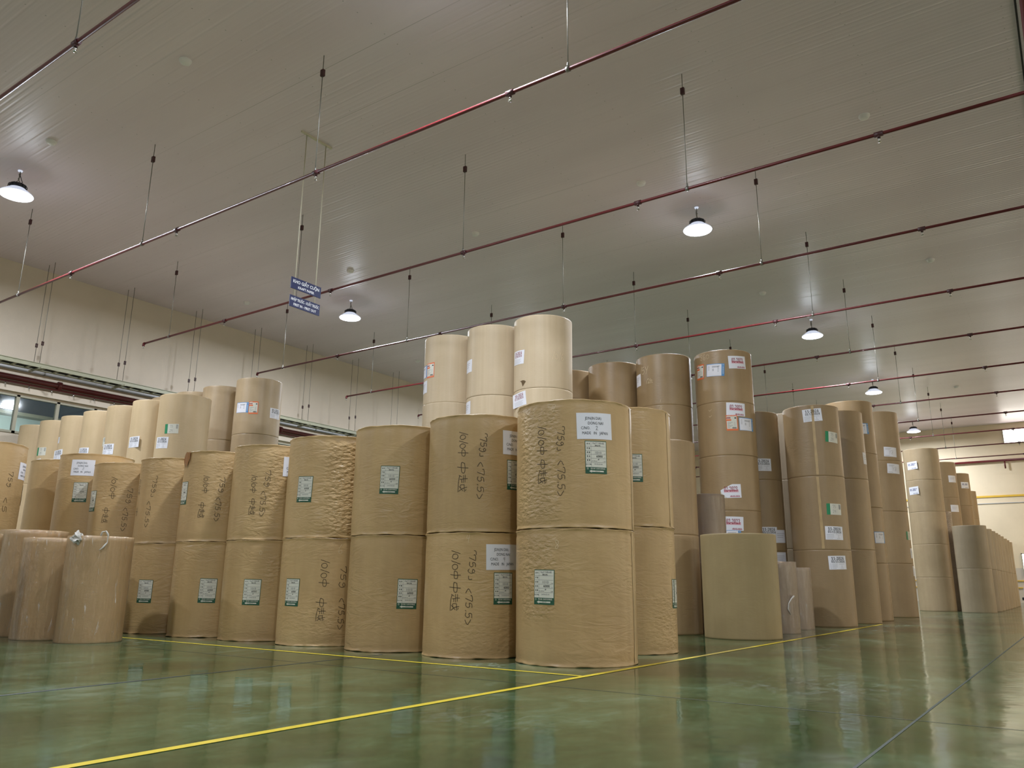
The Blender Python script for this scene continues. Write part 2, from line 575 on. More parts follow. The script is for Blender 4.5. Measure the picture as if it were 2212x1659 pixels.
# ribbon window panes with frames
b = MB()
for z0, z1 in ((WZ0, WZ0+0.05), (WZ1-0.04, WZ1)):
    b.box(WA, WY1-0.02, z0, WB_, WY1+0.08, z1, 'frame')
x = 1.78
while x < WB_:
    b.box(x-0.035, WY1-0.02, WZ0, x+0.035, WY1+0.08, WZ1, 'frame')
    x += 0.885
win = b.build('window_1')
tag(win, kind='structure')
b = MB()
b.box(WA, WY1+0.03, WZ0, WB_, WY1+0.036, WZ1, 'glass')
b.build('window_pane', win)

# far wall windows
b = MB()
b.box(WX1-0.05, -4.0, 6.78, WX1, 2.15, 6.82, 'frame')
b.box(WX1-0.05, -4.0, 7.40, WX1, 2.15, 7.44, 'frame')
b.box(WX1-0.05, 2.11, 6.82, WX1, 2.15, 7.40, 'frame')
win = tag(b.build('window_2'), kind='structure')
b = MB()
b.box(WX1-0.02, -4.0, 6.82, WX1-0.01, 2.11, 7.40, 'daylight')
b.build('window_pane', win)
b = MB()
b.box(WX1-0.05, 0.7, 1.09, WX1, 2.09, 1.13, 'frame')
b.box(WX1-0.05, 0.7, 2.01, WX1, 2.09, 2.05, 'frame')
b.box(WX1-0.05, 2.05, 1.09, WX1, 2.09, 2.05, 'frame')
win = tag(b.build('window_3'), kind='structure')
b = MB()
b.box(WX1-0.02, 0.7, 1.13, WX1-0.01, 2.05, 2.01, 'daylight')
b.build('window_pane', win)

# added glowing band on the unseen right wall, for warm light from that side
b = MB()
b.box(6.0, WY0, 1.15, 39.0, WY0+0.05, 1.2, 'frame')
b.box(6.0, WY0, 4.2, 39.0, WY0+0.05, 4.25, 'frame')
for k in range(12):
    b.box(6.0+3*k-0.04, WY0, 1.2, 6.0+3*k+0.04, WY0+0.06, 4.2, 'frame')
win = tag(b.build('added_light_band'), kind='structure')
b = MB()
b.box(6.0, WY0+0.01, 1.2, 39.0, WY0+0.02, 4.2, 'warmfill')
b.build('window_pane', win)

# what shows through the ribbon window: the pale building next door under a dark sky
b = MB()
b.box(2, 26.0, 0, 34, 26.4, 5.42, 'outwall')
b.box(2, 25.6, 5.36, 34, 26.4, 5.46, 'frame')
nb = tag(b.build('neighbouring_building'), 'pale building next door seen through the ribbon window', 'building')
b = MB()
for (x0, z0, x1, z1) in ((8.6, 5.2, 11.5, 3.9), (11.2, 5.1, 12.6, 4.1), (11.5, 4.95, 16.0, 4.75), (12.3, 4.6, 15.2, 4.5)):
    b.tube([(x0, 25.3, z0), (x1, 25.3, z1)], 0.05, 'galv', 8)
b.build('roof_brace', nb)
lampo = empty('outdoor_lamp', (9.4, 23.6, 5.15), 'white outdoor lamp glowing behind the ribbon window', 'lamp')
b = MB()
b.box(-0.3, -0.08, -0.02, 0.3, 0.08, 0.02, 'lens')
b.build('lamp_lens', lampo)
b = MB()
b.box(-0.33, -0.1, 0.02, 0.33, 0.1, 0.07, 'lamphousing')
b.tube([(0, 0, 0.07), (0, 0.3, 0.4), (0, 1.90, 0.3)], 0.02, 'steel', 8)
b.build('lamp_arm', lampo)
al = bpy.data.lights.new('wall_lamp_light', 'AREA')
al.shape = 'RECTANGLE'
al.size, al.size_y = 0.55, 0.14
al.energy = 160
al.color = (0.9, 1, 0.98)
lo = bpy.data.objects.new('wall_lamp_light', al)
COL.objects.link(lo)
lo.parent = lampo
lo.location = (0, 0, -0.03)
lo.rotation_euler = (R_(50), 0, 0)

# floor joints (thin fillets of sealant let into the slab) and painted lines


def strip(name, x0, y0, x1, y1, wd, m, z=0.001):
    d = Vector((x1-x0, y1-y0, 0)).normalized()
    n_ = Vector((-d.y, d.x, 0))*wd/2
    bb = MB()
    a, c = Vector((x0, y0, z)), Vector((x1, y1, z))
    bb.quad(tuple(a-n_), tuple(c-n_), tuple(c+n_), tuple(a+n_), m)
    return bb.build(name)


tag(strip('trim_6', WX0, 0.724, WX1, 0.724, 0.012, 'joint'), kind='structure')
tag(strip('trim_7', 4.30, WY0, 4.30, 7.4, 0.008, 'joint'), kind='structure')
tag(strip('trim_8', 0.3, 4.61, 3.2, 4.825, 0.035, 'sealant'), kind='structure')
tag(strip('trim_9', 3.2, 4.825, 5.2, 4.97, 0.02, 'sealant'), kind='structure')
tag(strip('floor_line', -2.0, 2.81, 14.6, 2.815, 0.050, 'yellow', 0.0020),
    'long yellow line crossing the foreground and running along the right-hand towers', 'floor marking')
tag(strip('floor_line', 4.875, 2.84, 4.88, 12.5, 0.042, 'yellow', 0.0020),
    'yellow line running left in front of the tan wrapped stacks', 'floor marking')


# ------------------------------------------------------------------ sprinkler pipes
ZP = 5.897
RODY = (-4.4, -0.95, 3.78, 7.72, 11.85, 16.12)
HEADY = (-5.2, -1.9, 1.33, 4.53, 7.7, 10.88, 14.1)


def head(bb, x, y, z):
    bb.lathe([(0.0, z), (0.012, z), (0.012, z-0.025), (0.006, z-0.03), (0.006, z-0.05), (0.022, z-0.052), (0.022, z-0.057), (0, z-0.058)], 'chrome', 10, (x, y))
    bb.tube([(x-0.012, y, z-0.02), (x-0.016, y, z-0.04), (x-0.006, y, z-0.052)], 0.0025, 'chrome', 5)
    bb.tube([(x+0.012, y, z-0.02), (x+0.016, y, z-0.04), (x+0.006, y, z-0.052)], 0.0025, 'chrome', 5)


def branch(x, label, yend=17.1):
    o = empty('sprinkler_pipe', (x, 0, ZP), label, 'pipe', 'red sprinkler pipes under the ceiling')
    bb = MB()
    bb.tube([(0, -12.8, 0), (0, yend, 0)], 0.022, 'redpipe', 12)
    bb.tube([(0, yend-0.02, 0), (0, yend+0.02, 0), (0, yend+0.03, -0.02), (0, yend+0.03, -0.06)], 0.03, 'redpipe', 12)
    for y in HEADY:
        bb.tube([(0, y-0.05, 0), (0, y+0.05, 0)], 0.033, 'darkclamp', 12)
        bb.tube([(0, y, 0), (0, y, -0.05)], 0.02, 'darkclamp', 8)
    bb.tube([(0, -0.31, 0), (0, -0.31, 0.125)], 0.02, 'redpipe', 8)
    bb.build('pipe', o)
    for y in HEADY + (yend+0.03,):
        bb = MB()
        head(bb, 0, y, -0.05)
        bb.build('sprinkler_head', o)
    for y in RODY:
        bb = MB()
        bb.tube([(0, y, 0.05), (0, y, CEIL-ZP)], 0.006, 'steel', 6)
        rod = bb.build('hanger_rod', o)
        bb = MB()
        bb.box(-0.02, y-0.028, CEIL-ZP-0.33, 0.02, y+0.028, CEIL-ZP-0.23, 'darkclamp')
        bb.build('beam_clamp', rod)
        bb = MB()
        bb.tube([(0, y-0.02, 0), (0, y+0.02, 0)], 0.032, 'steel', 12)
        bb.tube([(0, y, 0.03), (0, y, 0.08)], [0.016, 0.01], 'steel', 8)
        bb.build('pipe_ring', rod)
    return o


WORDS = ['nearest', 'second nearest', 'third nearest', 'fourth nearest', 'fifth nearest', 'sixth nearest', 'seventh nearest', 'eighth nearest', 'ninth nearest', 'tenth nearest', 'second farthest', 'farthest']
first_pipe = None
for k in range(12):
    lb = 'red sprinkler pipe under the ceiling, %s of the parallel row' % WORDS[k]
    if first_pipe is None:
        first_pipe = branch(3.18, lb)
    else:
        p = copy_tree(first_pipe, None, (3.18*(k+1), 0, ZP))
        p['label'] = lb
# the main along the right and the thick pipe on the far wall
o = empty('water_main', (0, -0.31, 6.12), 'thick red water main passing through the top right corner of the photo', 'pipe')
b = MB()
b.tube([(2, 0, 0), (36, 0, 0)], 0.09, 'redpipe', 20)
b.build('pipe', o)
for k in range(4):
    b = MB()
    b.tube([(5+k*8, 0, -0.1), (5+k*8, 0, CEIL-6.12)], 0.01, 'steel', 6)
    b.build('hanger_rod', o)
o = empty('ceiling_conduit', (0, 0, 0), 'thin dark conduit on the ceiling in the top right corner', 'conduit')
b = MB()
b.tube([(2, -0.24, CEIL-0.015), (34, -0.24, CEIL-0.015)], 0.012, 'traydark', 8)
b.build('conduit_tube', o)
o = empty('far_water_pipe', (WX1-0.14, 0, 6.05), 'thick red pipe running level along the far cream wall', 'pipe')
b = MB()
b.tube([(0, -12.8, 0), (0, 4.4, 0)], 0.05, 'redpipe', 14)
b.build('pipe', o)
b = MB()
b.tube([(0, 2.2, 0), (0, 2.2, -0.36)], 0.03, 'redpipe', 10)
b.build('drop_pipe', o)
b = MB()
for y in (-6, -1, 3.2):
    b.box(0, y-0.03, -0.04, 0.12, y+0.03, 0.04, 'darkclamp')
b.build('pipe_bracket', o)

# wall pipes above the ribbon window
o = empty('wall_water_pipe', (0, WY1-0.16, 4.99), 'thick dark red pipe with a flange along the left wall above the window', 'pipe')
b = MB()
b.tube([(-6, 0, 0), (34, 0, 0)], 0.062, 'redpipe', 18)
b.build('pipe', o)
for x in (8.75, 15.2, 21.6):
    b = MB()
    b.tube([(x-0.05, 0, 0), (x-0.04, 0, 0), (x+0.04, 0, 0), (x+0.05, 0, 0)], [0.07, 0.098, 0.098, 0.07], 'redpipe', 18)
    b.build('flange', o)
b = MB()
for k in range(16):
    b.box(-5+k*2.5, 0, -0.03, -4.95+k*2.5, 0.16, 0.03, 'darkclamp')
b.build('pipe_bracket', o)
o = empty('wall_sprinkler_pipe', (0, WY1-0.16, 4.885), 'thin red sprinkler pipe right below the thick wall pipe', 'pipe')
b = MB()
b.tube([(-6, 0, 0), (34, 0, 0)], 0.024, 'redpipe', 12)
for k in range(10):
    b.box(-5+k*4, 0, -0.012, -4.97+k*4, 0.16, 0.012, 'darkclamp')
b.build('pipe', o)
for k in range(12):
    b = MB()
    x = 7.1+k*0.5
    b.tube([(x, 0, 0), (x, 0, -0.04)], 0.014, 'darkclamp', 8)
    head(b, x, 0, -0.035)
    b.build('sprinkler_head', o)
o = empty('wall_conduit', (0, WY1-0.07, 5.225), 'grey pipe clamped to the left wall between the cable tray and the red pipe', 'conduit')
b = MB()
b.tube([(-6, 0, 0), (34, 0, 0)], 0.042, 'galv', 12)
b.build('pipe', o)
b = MB()
for k in range(8):
    x = 0.2+k*4.1
    b.tube([(x, 0, 0.0), (x+0.03, 0, 0)], 0.052, 'steel', 12)
    b.box(x, -0.01, 0.04, x+0.03, 0.07, 0.16, 'steel')
b.build('pipe_clamp', o)

# cable tray hung from the ceiling along the left wall
o = empty('cable_tray', (0, 0, 5.18), 'long grey cable tray hung on thin rods along the left wall', 'cable tray')
for y in (18.53, 18.87):
    b = MB()
    b.box(-6, y-0.012, 0, 34, y+0.012, 0.095, 'tray')
    b.box(-6, y-0.012 if y > 18.7 else y-0.03, 0.085, 34, y+0.03 if y > 18.7 else y+0.012, 0.097, 'tray')
    b.build('side_rail', o)
b = MB()
x = -6
while x < 34:
    b.box(x, 18.54, 0.005, x+0.05, 18.86, 0.02, 'tray')
    x += 0.3
b.build('rungs', o)
b = MB()
for k in range(5):
    b.tube([(-6+i*2.0, 18.6+k*0.05+0.012*math.sin(i*1.7+k), 0.035+0.006*math.sin(i+k)) for i in range(21)], 0.016, 'traydark', 6)
b.build('cables', o)
for k in range(16):
    x = 0.25+1.935*k
    b = MB()
    b.box(x-0.02, 18.40, -0.035, x+0.02, 19.0, -0.002, 'tray')
    br = b.build('bracket', o)
    for j, y in enumerate((18.56, 18.84)):
        b = MB()
        b.tube([(x, y, -0.05), (x, y, CEIL-5.18)], 0.006, 'steel', 6)
        rod = b.build('hanger_rod', o)
        b = MB()
        zt = 0.52
        b.box(x-0.024, y-0.012, zt, x-0.012, y+0.012, zt+0.09, 'darkclamp')
        b.box(x+0.012, y-0.012, zt, x+0.024, y+0.012, zt+0.09, 'darkclamp')
        b.box(x-0.024, y-0.012, zt, x+0.024, y+0.012, zt+0.016, 'darkclamp')
        b.box(x-0.024, y-0.012, zt+0.074, x+0.024, y+0.012, zt+0.09, 'darkclamp')
        b.build('turnbuckle', rod)


# ------------------------------------------------------------------ lamps
def lamp_proto(warm=False):
    o = empty('high_bay_lamp', (0, 0, 0), '', 'lamp')
    b = MB()
    b.lathe([(0.0, -0.50), (0.20, -0.503), (0.262, -0.488), (0.268, -0.478)], 'lenswarm' if warm else 'lens', 40)
    b.build('lens', o)
    b = MB()
    b.lathe([(0.268, -0.478), (0.275, -0.475), (0.262, -0.455), (0.19, -0.40), (0.135, -0.36), (0.125, -0.345)], 'reflector', 40)
    b.build('reflector', o)
    b = MB()
    b.lathe([(0.125, -0.36), (0.135, -0.345), (0.135, -0.30), (0.11, -0.27), (0.05, -0.25), (0.0, -0.248)], 'lamphousing', 28)
    for k in range(14):
        a = 2*PI*k/14
        ca, sa = math.cos(a), math.sin(a)
        b.tube([(0.12*ca, 0.12*sa, -0.35), (0.148*ca, 0.148*sa, -0.335), (0.148*ca, 0.148*sa, -0.30), (0.08*ca, 0.08*sa, -0.255)], 0.007, 'lamphousing', 5)
    b.build('heat_sink', o)
    b = MB()
    pts = []
    for i in range(17):
        a = 2*PI*i/16
        pts.append((0.022*math.sin(a), 0, -0.225+0.03*math.cos(a)))
    b.tube(pts, 0.006, 'steel', 6)
    b.tube([(0, 0, -0.195), (0, 0, -0.12), (0.0, 0, 0.0)], 0.008, 'steel', 6)
    b.tube([(0.012*math.cos(q*0.9), 0.012*math.sin(q*0.9), -0.2+q*0.012) for q in range(16)], 0.005, 'steel', 5)
    b.lathe([(0.0, -0.02), (0.035, -0.02), (0.04, 0.0)], 'reflector', 14)
    b.build('hook_and_chain', o)
    b = MB()
    b.tube([(0.03, 0, -0.25), (0.07, 0.01, -0.2), (0.05, 0.03, -0.14), (0.02, 0.02, -0.08), (0.01, 0.0, 0)], 0.006, 'traydark', 6)
    b.build('power_cable', o)
    li = bpy.data.lights.new('lamp_light', 'AREA')
    li.shape = 'DISK'
    li.size = 0.5
    li.energy = WARM_W if warm else LAMP_W
    li.color = WARM_COL if warm else LAMP_COL
    lo = bpy.data.objects.new('lamp_light', li)
    COL.objects.link(lo)
    lo.parent = o
    lo.location = (0, 0, -0.515)
    pl = bpy.data.lights.new('ceiling_fill', 'POINT')  # extra fill hung below the lens to lift the ceiling
    pl.shadow_soft_size = 0.20
    pl.energy = FILL_W
    pl.color = li.color
    po = bpy.data.objects.new('ceiling_fill', pl)
    COL.objects.link(po)
    po.parent = o
    po.location = (0, 0, -0.74)
    return o


LAMPS = [(13.6, 5.22, 'lit high bay lamp hanging in the middle right of the ceiling, second nearest'),
         (5.65, 5.22, 'lit high bay lamp cut off by the top edge of the photo'),
         (21.7, 5.22, 'lit high bay lamp third along the right-hand line, touching a red pipe'),
         (29.6, 5.22, 'lit high bay lamp fourth along the right-hand line'),
         (38.3, 5.30, 'smallest lit high bay lamp, farthest along the right-hand line'),
         (5.5, 14.7, 'lit high bay lamp at the left edge near the cream wall'),
         (13.6, 14.7, 'lit high bay lamp hanging just right of the blue signs'),
         (21.7, 14.7, 'high bay lamp hidden behind the pale tower rolls, farther left row'),
         (29.6, 14.7, 'high bay lamp hidden deep behind the brown towers'),
         (-2.4, 5.22, 'high bay lamp overhead behind the photographer, middle row'),
         (-2.4, 14.7, 'high bay lamp left of the photographer, by the left wall'),
         (-2.4, -4.3, 'high bay lamp overhead behind the photographer, right row'),
         (5.65, -4.3, 'high bay lamp over the open aisle to the right, nearest')]
proto = None
for (x, y, lb) in LAMPS:
    if proto is None:
        proto = lamp_proto()
        o = proto
    else:
        o = copy_tree(proto)
    o.location = (x, y, CEIL)
    o['label'] = lb
    o['group'] = 'high bay lamps under the ceiling'
proto = None
for (x, y, lb) in ((29.6, -4.3, 'warm high bay lamp outside the right edge, over the far aisle'),
                   (37.6, -4.3, 'warm high bay lamp outside the right edge, by the far wall'),
                   (21.7, -11.0, 'warm high bay lamp far outside the right edge, nearer'),
                   (34.0, -11.0, 'warm high bay lamp far outside the right edge, farther')):
    if proto is None:
        proto = lamp_proto(True)
        o = proto
    else:
        o = copy_tree(proto)
    o.location = (x, y, CEIL)
    o['label'] = lb
    o['group'] = 'warm high bay lamps over the far aisle'

# smoke detectors
SM = [(5.33, 9.42, 'round white smoke detector near the top left, above the sign'), (5.32, 13.2, 'round white smoke detector near the left edge above the left lamp'),
      (12.1, 1.86, 'round white smoke detector at the upper right over the ribbed ceiling'), (12.1, 5.67, 'round white smoke detector up and left of the middle right lamp'),
      (12.13, 9.5, 'round white smoke detector in mid ceiling above the pale towers'), (12.13, 13.2, 'round white smoke detector just above the lamp beside the signs'),
      (12.17, 17.1, 'round white smoke detector left of the blue signs close to the wall'), (18.9, 5.65, 'round white smoke detector above the 02-2023 tower, between two pipes'),
      (18.9, 1.88, 'round white smoke detector at the right, above the third pipe'), (18.9, 17.1, 'round white smoke detector left of the pale towers by the wall'),
      (32.3, 2.9, 'small round smoke detector far right above the last lamp')]
sm = None
for (x, y, lb) in SM:
    if sm is None:
        b = MB()
        b.lathe([(0.085, 0), (0.085, -0.018), (0.075, -0.022), (0.07, -0.045), (0.045, -0.06), (0.0, -0.062)], 'plastic', 24)
        sm = o = b.build('smoke_detector')
    else:
        o = sm.copy()
        COL.objects.link(o)
    o.location = (x, y, CEIL)
    tag(o, lb, 'smoke detector', 'smoke detectors on the ceiling')

# ------------------------------------------------------------------ text
_tc = {}


def text_geo(s, size, bold=0.0, sx=1.0):
    """flat mesh of a line of text, centred; returns verts (x,y), faces"""
    key = (s, round(size, 4), bold, sx)
    if key in _tc:
        return _tc[key]
    c = bpy.data.curves.new('t', 'FONT')
    c.body = s
    c.size = size
    c.align_x = 'CENTER'
    c.align_y = 'CENTER'
    c.resolution_u = 2
    c.offset = bold*size
    c.fill_mode = 'FRONT'
    o = bpy.data.objects.new('t', c)
    COL.objects.link(o)
    dg = bpy.context.evaluated_depsgraph_get()
    me = bpy.data.meshes.new_from_object(o.evaluated_get(dg))
    vs = [(v.co.x*sx, v.co.y) for v in me.vertices]
    fs = [tuple(p.vertices) for p in me.polygons]
    bpy.data.objects.remove(o)
    bpy.data.curves.remove(c)
    bpy.data.meshes.remove(me)
    _tc[key] = (vs, fs)
    return _tc[key]


def serif(s):
    return ''.join(chr(0x1D7CE+int(c)) if c.isdigit() else c for c in s)


# hanging signs
o = empty('hanging_sign', (7.78, 9.45, 0), 'pair of blue kraft paper warehouse signs hung from the ceiling on white rods', 'sign')


def board(z0, z1, lines, dx=0.0):
    b = MB()
    b.box(-0.30+dx, -0.006, z0, 0.30+dx, 0.006, z1, 'signblue')
    bo = b.build('sign_board', o)
    for side in (-1, 1):
        b = MB()
        for (s, size, zc, sx) in lines:
            vs, fs = text_geo(s, size, 0.022, sx)
            i = len(b.v)
            b.v += [((x if side < 0 else -x)+dx, side*0.0075, zc+y) for x, y in vs]
            for f in fs:
                b.face([i+k for k in f], 'signwhite')
        b.build('lettering', bo)


board(4.995, 5.18, [('KHO GIẤY CUỘN', 0.072, 5.117, 0.92), ('KRAFT PAPER', 0.056, 5.035, 0.95)])
board(4.70, 4.885, [('NHẬP TRƯỚC - XUẤT TRƯỚC', 0.062, 4.825, 0.66), ('FIRST IN - FIRST OUT', 0.056, 4.745, 0.86)])
for x in (-0.21, 0.20):
    b = MB()
    b.tube([(x, 0.012, CEIL-0.02), (x, 0.012, 4.88)], 0.009, 'whiterod', 8)
    b.build('rod', o)
b = MB()
b.box(-0.32, -0.006, CEIL-0.03, 0.32, 0.03, CEIL, 'whiterod')
b.build('ceiling_bar', o)

# ------------------------------------------------------------------ handwriting
GL = {
    '1': [[(0.0, -0.05), (0.30, 1.08)]],
    '0': [[(0.25+0.25*math.cos(a*PI/6+1.2), 0.42+0.36*math.sin(a*PI/6+1.2)) for a in range(13)]],
    '7': [[(0.0, 0.72), (0.02, 0.92), (0.45, 0.98), (0.42, 0.7), (0.22, 0)]],
    '5': [[(0.45, 0.95), (0.12, 0.9), (0.06, 0.55), (0.32, 0.6), (0.42, 0.32), (0.25, 0.05), (0.0, 0.12)]],
    'g': [[(0.38, 0.72), (0.2, 0.85), (0.05, 0.65), (0.2, 0.48), (0.38, 0.62), (0.4, 0.2), (0.2, -0.15), (0.02, 0.05)]],
    '<': [[(0.4, 0.78), (0.0, 0.42), (0.38, 0.02)]],
    '>': [[(0.0, 0.8), (0.42, 0.36), (0.02, 0.0)]],
    '[': [[(0.38, 1.05), (0.05, 1.0), (0.0, 0.72)]],
    ']': [[(0.0, 0.0), (0.32, 0.02), (0.3, 0.5)]],
    '.': [[(0.05, 0.02), (0.12, 0.14)]],
    'Z': [[(0.08, 0.75), (0.0, 0.4), (0.35, 0.34), (0.68, 0.42), (0.7, 0.72), (0.4, 0.8), (0.08, 0.72)], [(0.4, 1.15), (0.38, 0.5), (0.32, -0.15)]],
    'E': [[(0.02, 0.85), (0.5, 0.85)], [(0.28, 1.1), (0.27, 0.62)], [(0.0, 0.62), (0.56, 0.62)], [(0.3, 0.62), (0.3, 0.22)], [(0.32, 0.42), (0.54, 0.42)],
          [(0.14, 0.45), (0.02, 0.1)], [(0.06, 0.2), (0.5, 0.02), (1.15, 0.0)], [(0.66, 0.75), (1.15, 0.78)], [(0.7, 0.75), (0.7, 0.3), (0.92, 0.36)],
          [(0.86, 1.05), (0.95, 0.5), (1.12, 0.12)], [(1.1, 0.6), (0.8, 0.14)], [(1.0, 0.98), (1.1, 0.9)]],
    '2': [[(0.0, 0.75), (0.15, 0.98), (0.38, 0.85), (0.3, 0.5), (0.0, 0.02), (0.25, 0.1), (0.5, 0.0)]],
    '3': [[(0.02, 0.9), (0.3, 0.95), (0.35, 0.7), (0.15, 0.55), (0.4, 0.4), (0.35, 0.1), (0.0, 0.05)]],
    '4': [[(0.12, 0.95), (0.02, 0.5), (0.42, 0.55)], [(0.36, 1.0), (0.26, -0.1)]],
    '6': [[(0.35, 1.0), (0.08, 0.6), (0.05, 0.15), (0.25, 0.0), (0.42, 0.22), (0.25, 0.42), (0.06, 0.25)]],
    '8': [[(0.42, 0.85), (0.2, 1.0), (0.06, 0.78), (0.38, 0.3), (0.22, 0.02), (0.04, 0.22), (0.38, 0.62), (0.42, 0.85)]],
    'Y': [[(0.0, 0.95), (0.2, 0.5)], [(0.45, 1.0), (0.12, 0.0)]],
    'h': [[(0.05, 1.0), (0.0, 0.0)], [(0.0, 0.5), (0.35, 0.6), (0.32, 0.1), (0.5, 0.0)]],
    'T': [[(0.0, 0.95), (0.4, 0.95)], [(0.2, 0.95), (0.15, 0.0)]],
    'v': [[(0.0, 0.6), (0.3, 0.2), (0.05, 0.0)]],
}
ADV = {'1': 0.34, '.': 0.26, 'Z': 0.85, 'E': 1.3, ' ': 0.6, '[': 0.42, ']': 0.5, '0': 0.66}


def smooth_poly(p, n=4):
    out = []
    for i in range(len(p)-1):
        p0 = p[max(0, i-1)]
        p1, p2 = p[i], p[i+1]
        p3 = p[min(len(p)-1, i+2)]
        for k in range(n):
            t = k/n
            out.append(tuple(0.5*((2*p1[a])+(-p0[a]+p2[a])*t+(2*p0[a]-5*p1[a]+4*p2[a]-p3[a])*t*t+(-p0[a]+3*p1[a]-3*p2[a]+p3[a])*t**3) for a in (0, 1)))
    out.append(p[-1])
    return out


def strokes(s, h, rnd):
    """handwritten string as polylines (u along the reading direction, v up), height h"""
    u, out = 0.0, []
    for ch in s:
        for st in GL.get(ch, []):
            sm_ = smooth_poly([(a+rnd.uniform(-.02, .02), c+rnd.uniform(-.02, .02)) for a, c in st])
            out.append([((a+u)*h, c*h) for a, c in sm_])
        u += ADV.get(ch, 0.62)
    return out, u*h


# ------------------------------------------------------------------ paper rolls
class Roll:
    """one roll: local origin at the centre of its base; rad() gives the surface radius"""

    def __init__(s, root, r, h, seed, style, seam=None):
        s.root, s.r, s.h, s.seed, s.style, s.seam = root, r, h, seed, style, seam
        s.amp = 0.0035 if style == 'wrap' else 0.0008

    def rad(s, th, z):
        q = noise.noise(Vector((math.cos(th)*1.6, math.sin(th)*1.6, z*1.3+s.seed*3.1)))
        q2 = noise.noise(Vector((math.cos(th)*5, math.sin(th)*5, z*5+s.seed*1.7)))
        r = s.r + s.amp*(q*1.2+q2*0.6)
        if s.seam is not None:
            d = (th-s.seam+PI) % (2*PI)-PI
            if -0.02 < d < 0.9:
                r += 0.0035*min(1, (d+0.02)/0.03)*max(0, 1-d/0.9)
        if s.style == 'wrap':
            e = min(z, s.h-z)
            if e < 0.016:
                q = noise.noise(Vector((math.cos(th)*3.0, math.sin(th)*3.0, s.seed+(1 if z > s.h/2 else 9))))
                q3 = noise.noise(Vector((math.cos(th)*11, math.sin(th)*11, s.seed+(3 if z > s.h/2 else 7))))
                r += (1-e/0.016)*(0.004+0.010*q+0.006*q3)
            elif e < 0.06:
                r -= 0.003*(1-abs(e-0.035)/0.025)
        return r


def roll_body(R, mat, crink=None, segs=128, film=False):
    r, h = R.r, R.h
    if R.style == 'wrap':
        zs = [0.0, 0.004, 0.009, 0.016, 0.026, 0.04, 0.06]
    else:
        zs = [0.0, 0.004, 0.02]
    n = max(6, int(h/0.07))
    mids = [zs[-1]+(h-2*zs[-1])*k/n for k in range(1, n)]
    zl = zs+mids+[h-q for q in reversed(zs)]
    v, f, uv = [], [], []
    ring = []
    for k, z in enumerate(zl):
        row = []
        for j in range(segs):
            th = 2*PI*j/segs
            rr = R.rad(th, z)
            if k == 0 or k == len(zl)-1:
                rr -= 0.002 if R.style == 'wrap' else 0.003
            zz = z
            if R.style == 'wrap' and (k >= len(zl)-4 or k < 4):
                sg = -1 if k >= 4 else 1
                zz += sg*0.007*max(0, noise.noise(Vector((math.cos(th)*4, math.sin(th)*4, R.seed*7.7+k//4)))+0.2)
            row.append(len(v))
            v.append((rr*math.cos(th), rr*math.sin(th), zz))
        ring.append(row)
    for (zc, flip) in ((0.0, True), (h-0.004, False)):
        src = ring[0] if flip else ring[-1]
        prev = src
        for (rr, dz) in ((r*0.80, 0.0 if flip else -0.002), (0.075, 0.0 if flip else -0.002), (0.07, 0.12 if flip else -0.12), (0.0, 0.12 if flip else -0.12)):
            if rr == 0.0:
                f.append((tuple(prev) if not flip else tuple(reversed(prev)), 'core'))
                break
            row = []
            for j in range(segs):
                th = 2*PI*j/segs
                row.append(len(v))
                v.append((rr*math.cos(th), rr*math.sin(th), zc+dz))
            for j in range(segs):
                a, c = prev[j], prev[(j+1) % segs]
                d, e = row[(j+1) % segs], row[j]
                f.append(((a, c, d, e) if not flip else (e, d, c, a), mat if rr > 0.071 else 'core'))
            prev = row
    nb_ = len(f)
    for k in range(len(zl)-1):
        for j in range(segs):
            a, c = ring[k][j], ring[k][(j+1) % segs]
            f.append(((a, c, ring[k+1][(j+1) % segs], ring[k+1][j]), mat))
    me = bpy.data.meshes.new('wrapper')
    me.from_pydata(v, [], [q[0] for q in f])
    me.materials.append(MAT[mat])
    me.materials.append(MAT['core'])
    me.polygons.foreach_set('material_index', [0 if q[1] == mat else 1 for q in f])
    me.polygons.foreach_set('use_smooth', [i >= nb_ for i in range(len(f))])
    ul = me.uv_layers.new(name='UVMap')
    data = []
    for i, (idx, m_) in enumerate(f):
        for q, vi in enumerate(idx):
            x, y, z = v[vi]
            if i >= nb_:
                j = (i-nb_) % segs
                th = 2*PI*(j+(1 if q in (1, 2) else 0))/segs
                data += [th*r, z]
            else:
                data += [x+10, y]
    ul.data.foreach_set('uv', data)
    if crink:
        at = me.attributes.new('crinkle', 'FLOAT', 'POINT')
        vals = []
        for (x, y, z) in v:
            th = math.atan2(y, x)
            val = 0
            for (tc, tw, z0, z1, s_) in crink:
                d = abs((th-R_(tc)+PI) % (2*PI)-PI)
                kx = max(0, 1-d/R_(tw))
                kz = min(1, max(0, (z-z0)/0.08))*min(1, max(0, (z1-z)/0.08))
                val = max(val, s_*min(1, kx*2)*kz)
            vals.append(val)
        at.data.foreach_set('value', vals)
    me.update()
    o = bpy.data.objects.new('wrapper', me)
    COL.objects.link(o)
    o.parent = R.root
    return o


def wrapfn(R, thc, zc, tilt=0.0, lift=None):
    """maps flat label coordinates to the roll surface"""
    ct, st = math.cos(R_(tilt)), math.sin(R_(tilt))

    def f(a, b_, lay):
        a2, b2 = a*ct-b_*st, a*st+b_*ct
        th = R_(thc)+a2/R.r
        z = zc+b2
        rr = R.rad(th, max(0, min(R.h, z)))+0.0022+lay*0.0009
        if lift:
            rr += lift(a, b_)
        return (rr*math.cos(th), rr*math.sin(th), z)
    return f


